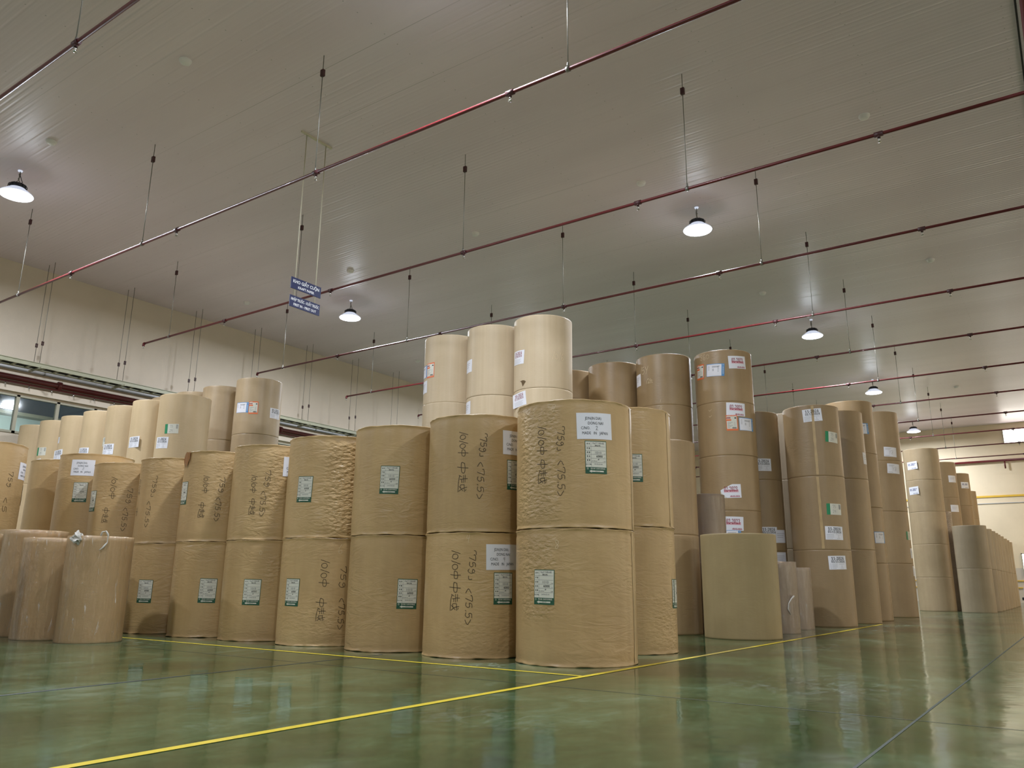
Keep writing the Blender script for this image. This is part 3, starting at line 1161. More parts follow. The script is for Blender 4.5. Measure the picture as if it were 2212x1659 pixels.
def lab_rect(b, fn, a0, b0, a1, b1, m, lay=0, da=0.025, cut=None):
    na = max(1, int(math.ceil((a1-a0)/da)))
    nb = max(1, int(math.ceil((b1-b0)/0.05)))
    i0 = len(b.v)
    for j in range(nb+1):
        for i in range(na+1):
            b.v.append(fn(a0+(a1-a0)*i/na, b0+(b1-b0)*j/nb, lay))
    for j in range(nb):
        for i in range(na):
            p = i0+j*(na+1)+i
            b.face((p, p+1, p+na+2, p+na+1), m, True)


def lab_text(b, fn, s, a, c, size, m, lay=1, bold=0.0, sx=1.0, rot=0):
    vs, fs = text_geo(s, size, bold, sx)
    i = len(b.v)
    for x, y in vs:
        if rot:
            x, y = -y, x
        b.v.append(fn(a+x, c+y, lay))
    for f_ in fs:
        b.face([i+k for k in f_], m)


def lab_stroke(b, fn, pts, wd, m, lay=1):
    P = [Vector((p[0], p[1])) for p in pts]
    for i in range(len(P)-1):
        d = P[i+1]-P[i]
        if d.length < 1e-5:
            continue
        d.normalize()
        n_ = Vector((-d.y, d.x))*wd/2
        e = d*wd*0.3
        i0 = len(b.v)
        for q in (P[i]-n_-e, P[i+1]-n_+e, P[i+1]+n_+e, P[i]+n_-e):
            b.v.append(fn(q.x, q.y, lay))
        b.face((i0, i0+1, i0+2, i0+3), m)


def sheet(R, kind, th, z, tilt=0.0, arg=None, arg2=None, curl=0.0, w_=None, h_=None):
    W, H = {'jdn': (0.297, 0.21), 'green': (0.18, 0.258), 'd24': (0.292, 0.205), 'd23': (0.31, 0.21), 'orange': (0.18, 0.252), 'blue': (0.295, 0.207),
            'gw': (0.25, 0.172), 'white': (0.28, 0.205), 'pic': (0.29, 0.207), 'nv': (0.30, 0.207), 'd25': (0.292, 0.21), 'dred': (0.29, 0.215)}[kind]
    if w_:
        W = w_
    if h_:
        H = h_
    hw, hh = W/2, H/2
    lift = None
    if curl:
        lift = lambda a, b_: curl*max(0, (a/hw) if curl > 0 else 0)**2*0.03 if curl > 0 else -curl*max(0, -a/hw)**2*0.03
    fn = wrapfn(R, th, z, tilt, lift)
    b, t = MB(), MB()
    name = 'paper_label'
    if kind == 'jdn':
        lab_rect(b, fn, -hw, -hh, hw, hh, 'white')
        lab_text(t, fn, 'JDN(IN DIA)', -0.012, 0.06, 0.033, 'black', 1, 0.0, 0.76)
        lab_text(t, fn, 'DONG NAI', 0.006, 0.021, 0.033, 'black', 1, 0.0, 0.78)
        lab_text(t, fn, 'C/NO.', -0.078, -0.018, 0.033, 'black', 1, 0.0, 0.8)
        lab_text(t, fn, 'MADE   IN   JAPAN', 0.001, -0.058, 0.033, 'black', 1, 0.0, 0.80)
        if arg:
            st, wd = strokes(arg, 0.032, random.Random(3))
            for p in st:
                lab_stroke(t, fn, [(0.006+q[0], -0.032+q[1]) for q in p], 0.0022, 'black')
    elif kind == 'green':
        name = 'printed_label'
        lab_rect(b, fn, -hw, -hh, hw, hh, 'green')
        lab_rect(b, fn, -hw+0.004, -hh+0.050, hw-0.005, hh-0.006, 'cream', 1)
        ys = [hh-0.045, hh-0.077, hh-0.108, hh-0.138, hh-0.17]
        for y in ys:
            lab_rect(t, fn, -hw+0.006, y-0.0008, hw-0.010, y+0.0008, 'grey', 2)
        lab_rect(t, fn, -hw+0.047, -hh+0.052, -hw+0.0482, hh-0.008, 'grey', 2)
        for y, s in zip([hh-0.024]+[q-0.016 for q in ys], ('品  名', '坪  量', '紙  幅', '巻  長', '重  量', 'ロットNo')):
            lab_text(t, fn, s, -hw+0.026, y, 0.0125, 'black', 2, 0.02, 0.8)
        lab_text(t, fn, '70gザラ紙A級', 0.018, hh-0.02, 0.0165, 'grey', 2, 0.0, 1.0)
        lab_text(t, fn, '(輸出用)', 0.012, hh-0.038, 0.0135, 'black', 2)
        lab_text(t, fn, arg or '1010', 0.014, ys[1]-0.017, 0.027, 'grey', 2, 0.0, 1.1)
        lab_text(t, fn, '6000', 0.026, ys[2]-0.015, 0.025, 'black', 2, 0.012, 1.1)
        lab_text(t, fn, 'mm', hw-0.018, ys[1]-0.023, 0.010, 'black', 2)
        lab_text(t, fn, 'm', hw-0.018, ys[2]-0.021, 0.010, 'black', 2)
        lab_text(t, fn, 'JIS', 0.018, ys[3]-0.009, 0.011, 'black', 2, 0.03)
        lab_text(t, fn, '2Y-0M-N', -0.018, ys[3]-0.022, 0.012, 'grey', 2)
        lab_text(t, fn, '1 本', hw-0.022, ys[3]-0.024, 0.012, 'black', 2)
        lab_text(t, fn, '24-04-05-04', 0.016, ys[4]-0.014, 0.014, 'grey', 2)
        lab_text(t, fn, '再生紙 古紙利用製品', 0.012, -hh+0.0385, 0.0135, 'cream', 2, 0.01)
        ring_ = [(-hw+0.018+0.0055*math.cos(k*PI/6), -hh+0.0385+0.0055*math.sin(k*PI/6)) for k in range(13)]
        lab_stroke(t, fn, ring_, 0.0022, 'cream', 2)
        lab_rect(t, fn, -hw+0.045, -hh+0.013, hw-0.03, -hh+0.024, 'cream', 2)
        i = len(t.v)
        for q in ((-hw+0.028, -hh+0.0185), (-hw+0.05, -hh+0.007), (-hw+0.048, -hh+0.0185), (-hw+0.05, -hh+0.03)):
            t.v.append(fn(q[0], q[1], 2))
        t.face((i, i+1, i+2, i+3), 'cream')
        lab_text(t, fn, '巻 取 方 向', 0.008, -hh+0.0185, 0.008, 'green', 3)
    elif kind in ('d24', 'd25'):
        name = 'date_label'
        lab_rect(b, fn, -hw, -hh, hw, hh, 'white')
        ink = 'black' if kind == 'd24' else 'navyink'
        lab_text(t, fn, serif(arg or '11-2024'), 0.0, hh-0.042, 0.062, ink, 1, 0.004, 0.92)
        lab_text(t, fn, serif(arg2 or '01/11/2024'), 0.005, hh-0.088, 0.050, ink, 1, 0.004, 0.88)
        for k in range(4):
            lab_rect(t, fn, -hw+0.02, -hh+0.018+k*0.020, -hw+0.02+0.11-0.02*(k == 0), -hh+0.021+k*0.020, 'grey', 1)
        for k, q in enumerate((0.06, 0.03, 0.02, 0.09)):
            lab_rect(t, fn, 0.06-q/2, -hh+0.018+k*0.020, 0.06+q/2, -hh+0.021+k*0.020, 'grey', 1)
    elif kind == 'd23':
        name = 'date_label'
        if arg == 'fold':
            i = len(b.v)
            n_ = 12
            for k in range(n_+1):
                a = -hw+W*k/n_
                top = hh if a > 0.02 else hh-0.085*((0.02-a)/(0.02+hw))
                b.v += [fn(a, -hh, 0), fn(a, top, 0)]
            for k in range(n_):
                b.face((i+2*k, i+2*k+2, i+2*k+3, i+2*k+1), 'white', True)
            i = len(b.v)
            b.v += [fn(-hw, -hh, 3), fn(-0.06, -hh, 1.6), fn(-0.12, -hh+0.05, 5), fn(-hw, hh-0.10, 3)]
            b.face((i, i+1, i+2, i+3), 'cream')
        else:
            lab_rect(b, fn, -hw, -hh, hw, hh, 'white')
        lab_rect(b, fn, -hw+0.05, -0.02, hw-0.04, 0.02, 'pink', 0.5)
        lab_text(t, fn, serif('02-2023'), 0.0, 0.026, 0.108, 'red', 1, 0.0, 0.52)
        lab_rect(b, fn, 0.0-0.02, -hh+0.012, hw-0.02, -hh+0.026, 'pink', 0.5)
        lab_text(t, fn, serif('08-02-2023'), 0.058, -hh+0.024, 0.034, 'red', 1, 0.0, 0.8)
    elif kind == 'dred':
        name = 'date_label'
        lab_rect(b, fn, -hw, -hh, hw, hh, 'white')
        lab_text(t, fn, serif('10-2024'), 0.0, hh-0.045, 0.062, 'red', 1, 0.0, 0.85)
        lab_text(t, fn, serif('07/10/2024'), 0.0, hh-0.09, 0.05, 'red', 1, 0.0, 0.8)
        for k in range(4):
            lab_rect(t, fn, -hw+0.03, -hh+0.02+k*0.018, hw-0.08+0.02*(k % 2), -hh+0.023+k*0.018, 'lgrey', 1)
    elif kind == 'nv':
        name = 'date_label'
        lab_rect(b, fn, -hw, -hh, hw, hh, 'white')
        lab_text(t, fn, serif('01-2024'), 0.0, 0.022, 0.085, 'navyink', 1, 0.01, 0.72)
        lab_text(t, fn, '08-01-2024', 0.05, -hh+0.024, 0.032, 'navyink', 1, 0.015, 0.85)
    elif kind == 'orange':
        name = 'printed_label'
        lab_rect(b, fn, -hw, -hh, hw, hh, 'orange')
        lab_rect(b, fn, -hw+0.008, -hh+0.028, hw-0.012, hh-0.022, 'cream', 1)
        lab_rect(b, fn, -hw+0.008, hh-0.056, -hw+0.07, hh-0.04, 'red', 2)
        lab_rect(b, fn, -hw+0.008, hh-0.095, -hw+0.08, hh-0.068, 'orange', 2)
        lab_rect(t, fn, hw-0.05, hh-0.06, hw-0.02, hh-0.042, 'black', 2)
        for k in range(6):
            lab_rect(t, fn, -hw+0.02, -hh+0.045+k*0.017, -hw+0.05+0.05*((k*7) % 3)/2, -hh+0.049+k*0.017, 'grey', 2)
            lab_rect(t, fn, 0.03, -hh+0.075+k*0.012, 0.05, -hh+0.078+k*0.012, 'lgrey', 2)
        for k in range(12):
            lab_rect(t, fn, 0.0+k*0.0055, -hh+0.032, 0.003+k*0.0055, -hh+0.055, 'black', 2)
        lab_text(t, fn, 'KRAFT', -hw+0.045, hh-0.012, 0.016, 'cream', 2, 0.02)
    elif kind == 'blue':
        name = 'printed_label'
        lab_rect(b, fn, -hw, -hh, hw, hh, 'blue')
        lab_rect(b, fn, -hw+0.006, -hh+0.004, hw-0.045, hh-0.010, 'white', 1)
        for k in range(5):
            lab_rect(t, fn, -hw+0.03, hh-0.04-k*0.016, -hw+0.055, hh-0.036-k*0.016, 'grey', 2)
            lab_rect(t, fn, 0.04, hh-0.05-k*0.02, 0.06, hh-0.045-k*0.02, 'grey', 2)
        lab_rect(t, fn, -0.05, hh-0.046, 0.075, hh-0.036, 'lgrey', 2)
        lab_rect(t, fn, -0.05, hh-0.062, 0.055, hh-0.052, 'lgrey', 2)
        for k in range(3):
            lab_rect(t, fn, -0.045, hh-0.09-k*0.014, -0.02, hh-0.084-k*0.014, 'grey', 2)
        ring_ = [(hw-0.02+0.009*math.cos(k*PI/6), hh-0.022+0.009*math.sin(k*PI/6)) for k in range(13)]
        lab_stroke(t, fn, ring_, 0.003, 'cream', 2)
        for k in range(9):
            lab_rect(t, fn, hw-0.026, hh-0.06-k*0.014, hw-0.014, hh-0.052-k*0.014, 'cream', 2)
    elif kind == 'gw':
        name = 'printed_label'
        lab_rect(b, fn, -hw, -hh, hw, hh, 'cream')
        lab_rect(b, fn, -hw, -hh, -hw+0.055, hh, 'bgreen', 1)
        for k in range(4):
            lab_rect(t, fn, hw-0.045+k*0.009, 0.0, hw-0.041+k*0.009, hh-0.012, 'grey', 2)
        st, wd = strokes('75', 0.05, random.Random(5))
        for p in st:
            lab_stroke(t, fn, [(-0.03+q[0], 0.015+q[1]) for q in p], 0.003, 'grey', 2)
        st, wd = strokes('24', 0.05, random.Random(6))
        for p in st:
            lab_stroke(t, fn, [(-0.03+q[0], -0.06+q[1]) for q in p], 0.003, 'grey', 2)
        for k in range(5):
            lab_rect(t, fn, 0.045, -hh+0.02+k*0.03, 0.048, -hh+0.035+k*0.03, 'lgrey', 2)
    elif kind == 'pic':
        name = 'printed_label'
        lab_rect(b, fn, -hw, -hh, hw, hh, 'white')
        for k in range(3):
            lab_rect(t, fn, -hw+0.03, hh-0.03-k*0.014, 0.02-0.02*k, hh-0.026-k*0.014, 'lgrey', 1)
        st, wd = strokes('Y8', 0.09, random.Random(7))
        for p in st:
            lab_stroke(t, fn, [(-0.04+q[0], -0.05+q[1]) for q in p], 0.004, 'lgrey', 1)
        lab_rect(t, fn, -hw+0.02, -hh+0.02, -hw+0.12, -hh+0.028, 'lgrey', 1)
    else:
        lab_rect(b, fn, -hw, -hh, hw, hh, 'white')
        for k in range(3):
            lab_rect(t, fn, -hw*0.7, hh*0.4-k*0.03, hw*0.6-0.02*k, hh*0.4+0.006-k*0.03, 'lgrey', 1)
    o = b.build(name, R.root)
    if t.v:
        t.build('printed_text', o)
    names = {'jdn': 'white shipping sheet printed JDN DONG NAI', 'green': 'white data label with a green lower band', 'd24': 'white 11-2024 date sheet',
             'd23': 'white sheet dated 02-2023 in red', 'orange': 'orange and white printed label', 'blue': 'white label with a blue edge', 'gw': 'white label with a green left edge',
             'dred': 'white sheet with a red date', 'nv': 'white sheet with a dark blue date'}
    if kind in names:
        o['label'] = names[kind]
    return o


def writing(R, s, th, z, h, wd, mat='marker', vert=True, seed=1, name='marker_writing', length=None):
    """hand lettering; vert = runs down the roll with the letters on their side. (th, z) = start"""
    rnd = random.Random(seed)
    st, L = strokes(s, h, rnd)
    k = (length/L) if length else 1.0
    fn = wrapfn(R, th, z)
    b = MB()
    for p in st:
        pts = [(q[1], -q[0]*k) for q in p] if vert else [(q[0]*k, q[1]) for q in p]
        lab_stroke(b, fn, pts, wd, mat, 0.3)
    return b.build(name, R.root)


ORD = {1: [''], 2: ['lower roll', 'upper roll'], 3: ['bottom roll', 'middle roll', 'top roll'], 4: ['bottom roll', 'second roll up', 'third roll up', 'top roll'],
       5: ['bottom roll', 'second roll up', 'middle roll', 'fourth roll up', 'top roll']}
STK = {}


def stack(key, cx, cy, r, hs, style, mat, desc, group, crink=None, seam=None, jit=0.003, extra=None):
    z = 0.0
    rnd = random.Random(sum(ord(c_)*(i+3) for i, c_ in enumerate(key)))
    out = []
    for k, h in enumerate(hs):
        dx, dy = (rnd.uniform(-jit, jit), rnd.uniform(-jit, jit)) if k else (0, 0)
        lv = ORD[len(hs)][k]
        lb = desc if len(hs) == 1 else '%s of %s' % (lv, desc)
        if extra and k in extra:
            lb += extra[k]
        root = empty('paper_roll', (cx+dx, cy+dy, z), lb, 'paper roll', group)
        R = Roll(root, r, h-0.001, rnd.random()*10, style, R_(seam) if seam is not None else None)
        near = (cx*cx+cy*cy) < 130
        roll_body(R, mat, (crink or {}).get(k, [(0, 1, 0, 0.01, 0)]) if mat == 'wrap' else None, 160 if near else 96)
        out.append((R, z))
        z += h
    STK[key] = out
    return out


def on(key, z):
    for R, z0 in STK[key]:
        if z < z0+R.h:
            return R, z-z0
    return R, z-z0


def S(key, kind, th, z, tilt=0.0, **kw):
    R, zl = on(key, z)
    return sheet(R, kind, th, zl, tilt, **kw)


def Wr(key, s, th, z, h, wd=0.0044, **kw):
    R, zl = on(key, z)
    return writing(R, s, th, zl, h, wd, **kw)


G1 = 'tan wrapped paper rolls along the yellow line'
H = 1.012
stack('A', 5.731, 3.379, 0.479, [1.013, 1.01], 'wrap', 'wrap', 'the front-most tan stack', G1,
      {0: [(172, 24, 0.3, 0.98, 0.9)], 1: [(172, 30, 0.02, 1.0, 1.0)]}, seam=-92, extra={1: ', with the white sheet numbered 2', 0: ', with one green-banded label'})
stack('B', 6.97, 3.563, 0.465, [1.108, 1.108], 'wrap', 'wrap', 'the tan stack directly right of the front-most stack', G1,
      {0: [(-100, 40, 0.0, 0.55, 0.5)], 1: []}, seam=-84)
stack('C', 5.744, 4.395, 0.455, [H, H], 'wrap', 'wrap', 'the stack just left of the front-most', G1, {0: [(-130, 60, 0.0, 0.35, 0.4)]},
      extra={0: ', with the sheet numbered 4', 1: ', its white sheet half hidden'})
stack('D', 5.736, 5.330, 0.458, [H, H], 'wrap', 'wrap', 'the tan stack without handwriting, second left of the front-most', G1)
stack('E', 5.767, 6.323, 0.47, [H, H], 'wrap', 'wrap', 'the tan stack crinkled on its right, third left of the front-most', G1,
      {1: [(-112, 36, 0.0, 0.98, 1.0)], 0: [(-150, 60, 0, 0.4, 0.3)]})
stack('F', 5.765, 7.284, 0.447, [H, H], 'wrap', 'wrap', 'the tan stack below the tower with blue and orange labels', G1,
      {1: [(-118, 30, 0.3, 0.98, 0.6)], 0: [(-110, 30, 0.5, 0.9, 0.5)]})
stack('G', 5.71, 8.170, 0.427, [H, H], 'wrap', 'wrap', 'the tan stack with a torn brown top left corner', G1, {1: [(-115, 30, 0.2, 0.98, 0.5)]})
stack('H', 5.74, 9.09, 0.45, [H, H], 'wrap', 'wrap', 'the tan stack just right of the film-wrapped rolls', G1)
stack('I', 5.65, 10.01, 0.45, [H, H], 'wrap', 'wrap', 'the tan stack behind the plastic-knotted film roll', G1)
stack('J', 5.65, 10.93, 0.456, [1.108, 1.108], 'wrap', 'wrap', 'the tan stack with a full white sheet, right of the shaded stack', G1)
stack('L', 5.682, 11.85, 0.45, [1.108, 1.108], 'wrap', 'wrap', 'the shaded tan stack between two with white sheets, far left', G1)
stack('K', 4.29, 11.02, 0.45, [1.108, 1.108], 'wrap', 'wrap', 'the tan stack at the left edge of the photo', G1)

# labels and writing on the tan stacks (angle round the roll in degrees, height from the floor)
S('A', 'jdn', -129.3, 1.807, 1.5, arg='2')
S('A', 'green', -128.6, 1.559, 0.6)
S('A', 'green', 180.4, 0.572, -1)
Wr('A', '1010Z', 173.5, 1.815, 0.075, length=0.235)
Wr('A', 'ZE', 174.0, 1.545, 0.078, length=0.20, seed=3)
Wr('A', '[75g]', -165.5, 1.80, 0.058, length=0.20, seed=4)
Wr('A', '<75.5>', -165.5, 1.53, 0.062, length=0.29, seed=5)
Wr('A', '2', -170, 1.925, 0.06, 0.003, mat='chalk', vert=False, name='chalk_mark')
Wr('A', '8', -168, 0.855, 0.065, 0.003, mat='chalk', vert=False, name='chalk_mark')
S('B', 'green', -141.5, 1.639, 0.4, arg='1110')
S('B', 'green', -77.8, 0.518, -1, arg='1110')
Wr('B', 'T1', -95, 0.83, 0.06, 0.0025, mat='chalk', vert=False, name='chalk_mark')
S('C', 'jdn', -97.6, 1.789, 1, arg='3')
S('C', 'green', -99.2, 1.509, 1)
S('C', 'jdn', -114.4, 0.810, 1, arg='4')
S('C', 'green', -113.2, 0.555, -0.3)
Wr('C', '1010Z', -165, 1.865, 0.07, length=0.22, seed=11)
Wr('C', 'ZE', -165.5, 1.60, 0.075, length=0.27, seed=12)
Wr('C', '[75g]', -142, 1.85, 0.058, length=0.21, seed=13)
Wr('C', '<75.5>', -144.5, 1.60, 0.06, length=0.33, seed=14)
Wr('C', '1010Z', -170, 0.86, 0.07, length=0.24, seed=15)
Wr('C', 'ZE', -170.5, 0.60, 0.075, length=0.24, seed=16)
Wr('C', '[75g]', -151, 0.86, 0.056, length=0.25, seed=17)
Wr('C', '<75.5>', -154, 0.55, 0.06, length=0.30, seed=18)
Wr('C', '4', -154, 0.93, 0.06, 0.003, mat='chalk', vert=False, name='chalk_mark')
S('D', 'green', -151.3, 1.509, -1.6)
S('D', 'green', -125.8, 0.497, -1)
S('E', 'green', -169.1, 1.486, -1.5)
S('E', 'green', -177.3, 0.493, -0.6)
Wr('E', '1010Z', -141, 0.80, 0.075, length=0.26, seed=21)
Wr('E', 'ZE', -143, 0.44, 0.078, length=0.22, seed=22)
Wr('E', '75g', -118, 0.74, 0.06, length=0.22, seed=23)
Wr('E', '<75.5>', -118, 0.44, 0.062, length=0.30, seed=24)
Wr('E', '9', -122, 0.90, 0.09, 0.0025, mat='chalk', vert=False, name='chalk_mark') if '9' in GL else Wr('E', '6', -122, 0.86, 0.09, 0.0025, mat='chalk', vert=False, name='chalk_mark')
S('F', 'jdn', -99.2, 1.792, 0, arg='1')
S('F', 'green', -98.0, 1.50, 0)
S('F', 'green', -146.2, 0.485, -0.9)
Wr('F', '1010Z', -160, 1.69, 0.062, length=0.19, seed=31)
Wr('F', 'ZE', -160, 1.44, 0.068, length=0.18, seed=32)
Wr('F', '75g', -141, 1.74, 0.055, length=0.19, seed=33)
Wr('F', '<75.5>', -145, 1.52, 0.058, length=0.28, seed=34)
Wr('F', '0', -140, 0.86, 0.05, 0.0025, mat='chalk', vert=False, name='chalk_mark')
S('G', 'green', 166.0, 1.557, -2)
S('G', 'green', -130, 0.489, -1.2)
Wr('G', '1010Z', -152, 1.74, 0.062, length=0.20, seed=41)
Wr('G', 'ZE', -155, 1.44, 0.068, length=0.18, seed=42)
Wr('G', '75g', -128, 1.72, 0.055, length=0.18, seed=43)
Wr('G', '<75.5>', -131, 1.50, 0.058, length=0.28, seed=44)
S('H', 'green', -154, 0.469, -0.6)
Wr('H', '1010Z', 160, 1.78, 0.06, length=0.2, seed=51)
Wr('H', 'Z', 160, 1.43, 0.066, length=0.1, seed=52)
Wr('H', '[75g]', -162, 1.80, 0.058, length=0.26, seed=53)
Wr('H', '<75.5>', -168, 1.50, 0.06, length=0.32, seed=54)
S('I', 'green', 171, 1.549, -1)
Wr('I', '1010Z', -150, 1.84, 0.07, length=0.28, seed=61)
Wr('I', 'ZE', -158, 1.46, 0.075, length=0.2, seed=62)
Wr('I', '75g', -124, 1.70, 0.06, length=0.2, seed=63)
Wr('I', '<75.5>', -127, 1.46, 0.06, length=0.3, seed=64)
S('J', 'jdn', -139.4, 2.024, -0.5, arg='11')
S('J', 'green', -138, 1.702, 0.3, arg='1110')
S('K', 'jdn', -36, 1.898, 0.2, arg='5')
S('K', 'green', -16, 1.614, 0, arg='1110')
Wr('K', '75g', -74, 1.86, 0.06, length=0.2, seed=71)
Wr('K', '<5', -76, 1.55, 0.06, length=0.2, seed=72)

G2 = 'pale beige paper rolls in tall towers behind the tan stacks'
stack('W1', 10.01, 6.444, 0.45, [1.14]*4, 'plain', 'beige', 'the tallest-looking pale beige tower, marked 1016 in chalk', G2, seam=-75)
stack('W2', 9.98, 7.355, 0.445, [1.14]*4, 'plain', 'beige', 'the middle one of three pale beige towers', G2)
stack('W3', 9.995, 8.279, 0.45, [1.14]*4, 'plain', 'beige', 'the leftmost of three pale beige towers', G2)
stack('n2', 9.945, 13.278, 0.45, [1.13]*4, 'plain', 'dust', 'the grey-beige tower with blue and orange labels', G2, seam=-120)
stack('n1', 9.974, 14.45, 0.45, [1.13]*4, 'plain', 'dust', 'the unlabelled grey-beige tower left of the blue-and-orange labelled one', G2)
stack('n3', 9.97, 15.40, 0.45, [1.13]*4, 'plain', 'dust', 'the grey-beige tower peeping over the wide light tan roll', G2)
stack('n4', 9.97, 16.35, 0.45, [1.13]*4, 'plain', 'dust', 'the grey-beige tower peeping over the second light tan roll', G2)
S('W1', 'dred', 155.1, 3.934, -4)
S('W1', 'dred', 160, 3.271, 6, curl=-1)
Wr('W1', '1016', -129, 3.86, 0.11, 0.006, mat='chalk', vert=False, name='chalk_mark')
R, zl = on('W1', 3.6)
fn = wrapfn(R, 170.7, zl-0.05)
b = MB()
i = 0
b.v += [fn(-0.06, 0, 0), fn(-0.03, -0.02, 1), fn(0.0, -0.09, 1), fn(0.03, -0.05, 1), fn(0.06, -0.02, 0), fn(0.03, 0.0, 0), fn(0.0, 0.008, 0)]
b.face((0, 1, 2, 3, 4, 5, 6), 'tear')
b.build('torn_patch', R.root)
S('W2', 'white', 145, 3.936, -1)
S('W2', 'white', 142, 3.26, 0)
S('W3', 'orange', 170.8, 3.978, -1)
S('W3', 'blue', 142, 3.979, 0)
S('W3', 'white', 143, 3.718, 0)
S('n2', 'blue', -168.5, 3.915, -1.7)
S('n2', 'orange', -137.4, 3.907, 0.7)
S('n2', 'd24', -76.5, 3.844, 2, arg='05-2025', arg2='07/05/2025')

R, zl = on('G', 1.9)
rr_ = random.Random(4)
b = MB()
for k in range(9):
    b.v.append(wrapfn(R, 158+k*2.6, R.h-0.02)(0, 0.012+rr_.uniform(0, 0.012), 2+rr_.uniform(0, 6)))
for k in range(9):
    b.v.append(wrapfn(R, 158+k*2.6, R.h-0.02)(0, -0.06-0.10*abs(math.sin(k*0.9)), 4+rr_.uniform(0, 16)))
for k in range(8):
    b.face((k, k+1, k+10, k+9), 'tear2')
b.build('torn_flap', R.root)

G3 = 'light tan paper rolls in the tower row along the left'
MH = 3.87/3
md = ['the light tan tower at the right end of the left row', 'the second light tan tower from the right end of the left row', 'the third light tan tower from the right end of the left row',
      'the fourth light tan tower from the right end of the left row', 'the fifth light tan tower from the right end of the left row', 'the light tan tower second from the left, before the windows', 'the leftmost light tan tower, before the windows']
for k, y in enumerate((13.25, 14.16, 15.06, 15.96, 16.86, 17.76, 18.68)):
    stack('m%d' % (k+1), 8.33, y, 0.445, [MH]*3, 'plain', 'mtan', md[k], G3, seam={0: -178, 2: -110}.get(k))
S('m1', 'gw', -147.4, 3.220, 1)
S('m1', 'd24', -170.4, 2.973, -2)
S('m2', 'd24', -171.2, 3.069, 0, curl=1)
S('m3', 'd24', -170.4, 3.012, 0)
S('m3', 'gw', 159, 3.17, 0)
S('m4', 'd24', -172.1, 3.02, -2)
S('m5', 'd24', 178, 3.06, 3, curl=-1)
S('m5', 'white', 170, 3.37, 0, w_=0.09, h_=0.13)
S('m6', 'gw', -166, 3.199, 0)
S('m6', 'white', -178, 2.93, 8)

G4 = 'brown kraft paper rolls in tall towers on the right'
G5 = 'single rolls standing among the right-hand towers'
stack('U', 9.852, 4.462, 0.45, [1.215, 1.215], 'plain', 'kraft', 'the smooth brown stack right behind the tan wrapped ones', G4, seam=-100)
stack('T0', 12.49, 4.48, 0.46, [0.86]*5, 'plain', 'kraft', 'the tallest brown tower, with red 02-2023 sheets', G4)
stack('S1', 12.156, 5.40, 0.455, [0.86]*5, 'plain', 'kraft', 'the brown tower chalked 15Y, just left of the 02-2023 tower', G4)
stack('S2', 12.152, 6.33, 0.455, [0.86]*5, 'plain', 'kraft', 'the brown tower second left of the 02-2023 tower', G4)
stack('S3', 12.19, 7.25, 0.455, [0.86]*5, 'plain', 'kraft', 'the brown tower just right of the tallest pale beige tower', G4)
stack('Ta', 13.38, 4.35, 0.43, [1.143]*3, 'plain', 'kraft', 'the shaded brown tower squeezed right of the 02-2023 tower', G4)
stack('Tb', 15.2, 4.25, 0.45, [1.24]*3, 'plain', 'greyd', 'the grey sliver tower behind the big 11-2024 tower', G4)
stack('T2', 13.43, 3.372, 0.433, [1.145]*3, 'plain', 'kraft', 'the brown tower with 11-2024 sheets and green-edged labels', G4, seam=-148)
stack('T3', 14.955, 3.33, 0.45, [1.205]*3, 'plain', 'kraft', 'the plain brown tower right of the 11-2024 tower', G4)
stack('T4', 16.31, 3.39, 0.45, [1.015]*4, 'plain', 'kraft', 'the pale-topped tower with a blue-edged label', G4)
stack('T5', 18.69, 3.33, 0.45, [1.068]*4, 'plain', 'kraft', 'the brown tower with two white picture sheets', G4)
stack('T6', 24.2, 3.25, 0.44, [0.85]*5, 'plain', 'dust', 'the tower with two dark blue 01-2024 sheets', G4)
stack('T7', 27.4, 3.21, 0.44, [1.07]*4, 'plain', 'kraft', 'the thin far tower right of the 01-2024 tower', G4)
stack('T8', 30.4, 3.15, 0.44, [1.07]*4, 'plain', 'kraft', 'the far tower with a small navy label near its top', G4)
stack('T9', 36.2, 3.50, 0.44, [1.07]*4, 'plain', 'kraft', 'the farthest narrow tower against the cream wall', G4)
stack('V', 9.617, 3.387, 0.443, [1.191], 'plain', 'olive', 'single big smooth olive-tan roll in front of the right-hand towers', G5, seam=-60)
S('T0', 'd23', -129.4, 4.09, 2.5)
S('T0', 'd23', -139.2, 3.31, -2.3)
S('T0', 'd23', -158.2, 2.016, 1, arg='fold')
S('T0', 'd23', -157.3, 1.519, -2)
S('T0', 'blue', -162, 1.37, 0, h_=0.10)
S('T0', 'orange', 148, 3.987, -4)
S('T0', 'blue', -175.7, 3.971, -3.6)
S('T0', 'orange', -148.8, 3.092, 1)
S('T0', 'blue', -116.3, 3.078, 0.6)
Wr('T0', '860', 151, 4.17, 0.10, 0.005, mat='chalk', vert=False, name='chalk_mark')
Wr('T0', 'v v', 166, 3.33, 0.08, 0.005, mat='chalk', vert=True, name='chalk_mark')
S('S1', 'white', 137, 3.916, 0, w_=0.19)
Wr('S1', '15Y', 148, 3.99, 0.13, 0.006, mat='chalk', vert=False, name='chalk_mark')
Wr('S1', '12h', 166, 3.82, 0.08, 0.006, mat='chalk', vert=False, name='chalk_mark')
Wr('S1', '1', -165, 3.45+0.03, 0.04, 0.004, mat='chalk', vert=False, name='chalk_mark')
Wr('S1', '12', -166, 3.36, 0.05, 0.004, mat='chalk', vert=False, name='chalk_mark')
S('Ta', 'd24', -143.5, 2.53, 0.5)
S('Ta', 'd24', -140, 1.418, 0.6)
S('Ta', 'white', -108, 1.376, 2)
S('Ta', 'white', -112, 1.02, 1)
S('T2', 'd24', -161.9, 3.266, 3.5)
S('T2', 'd24', -136.8, 1.399, -1)
S('T2', 'd24', -135.4, 0.952, 1.5)
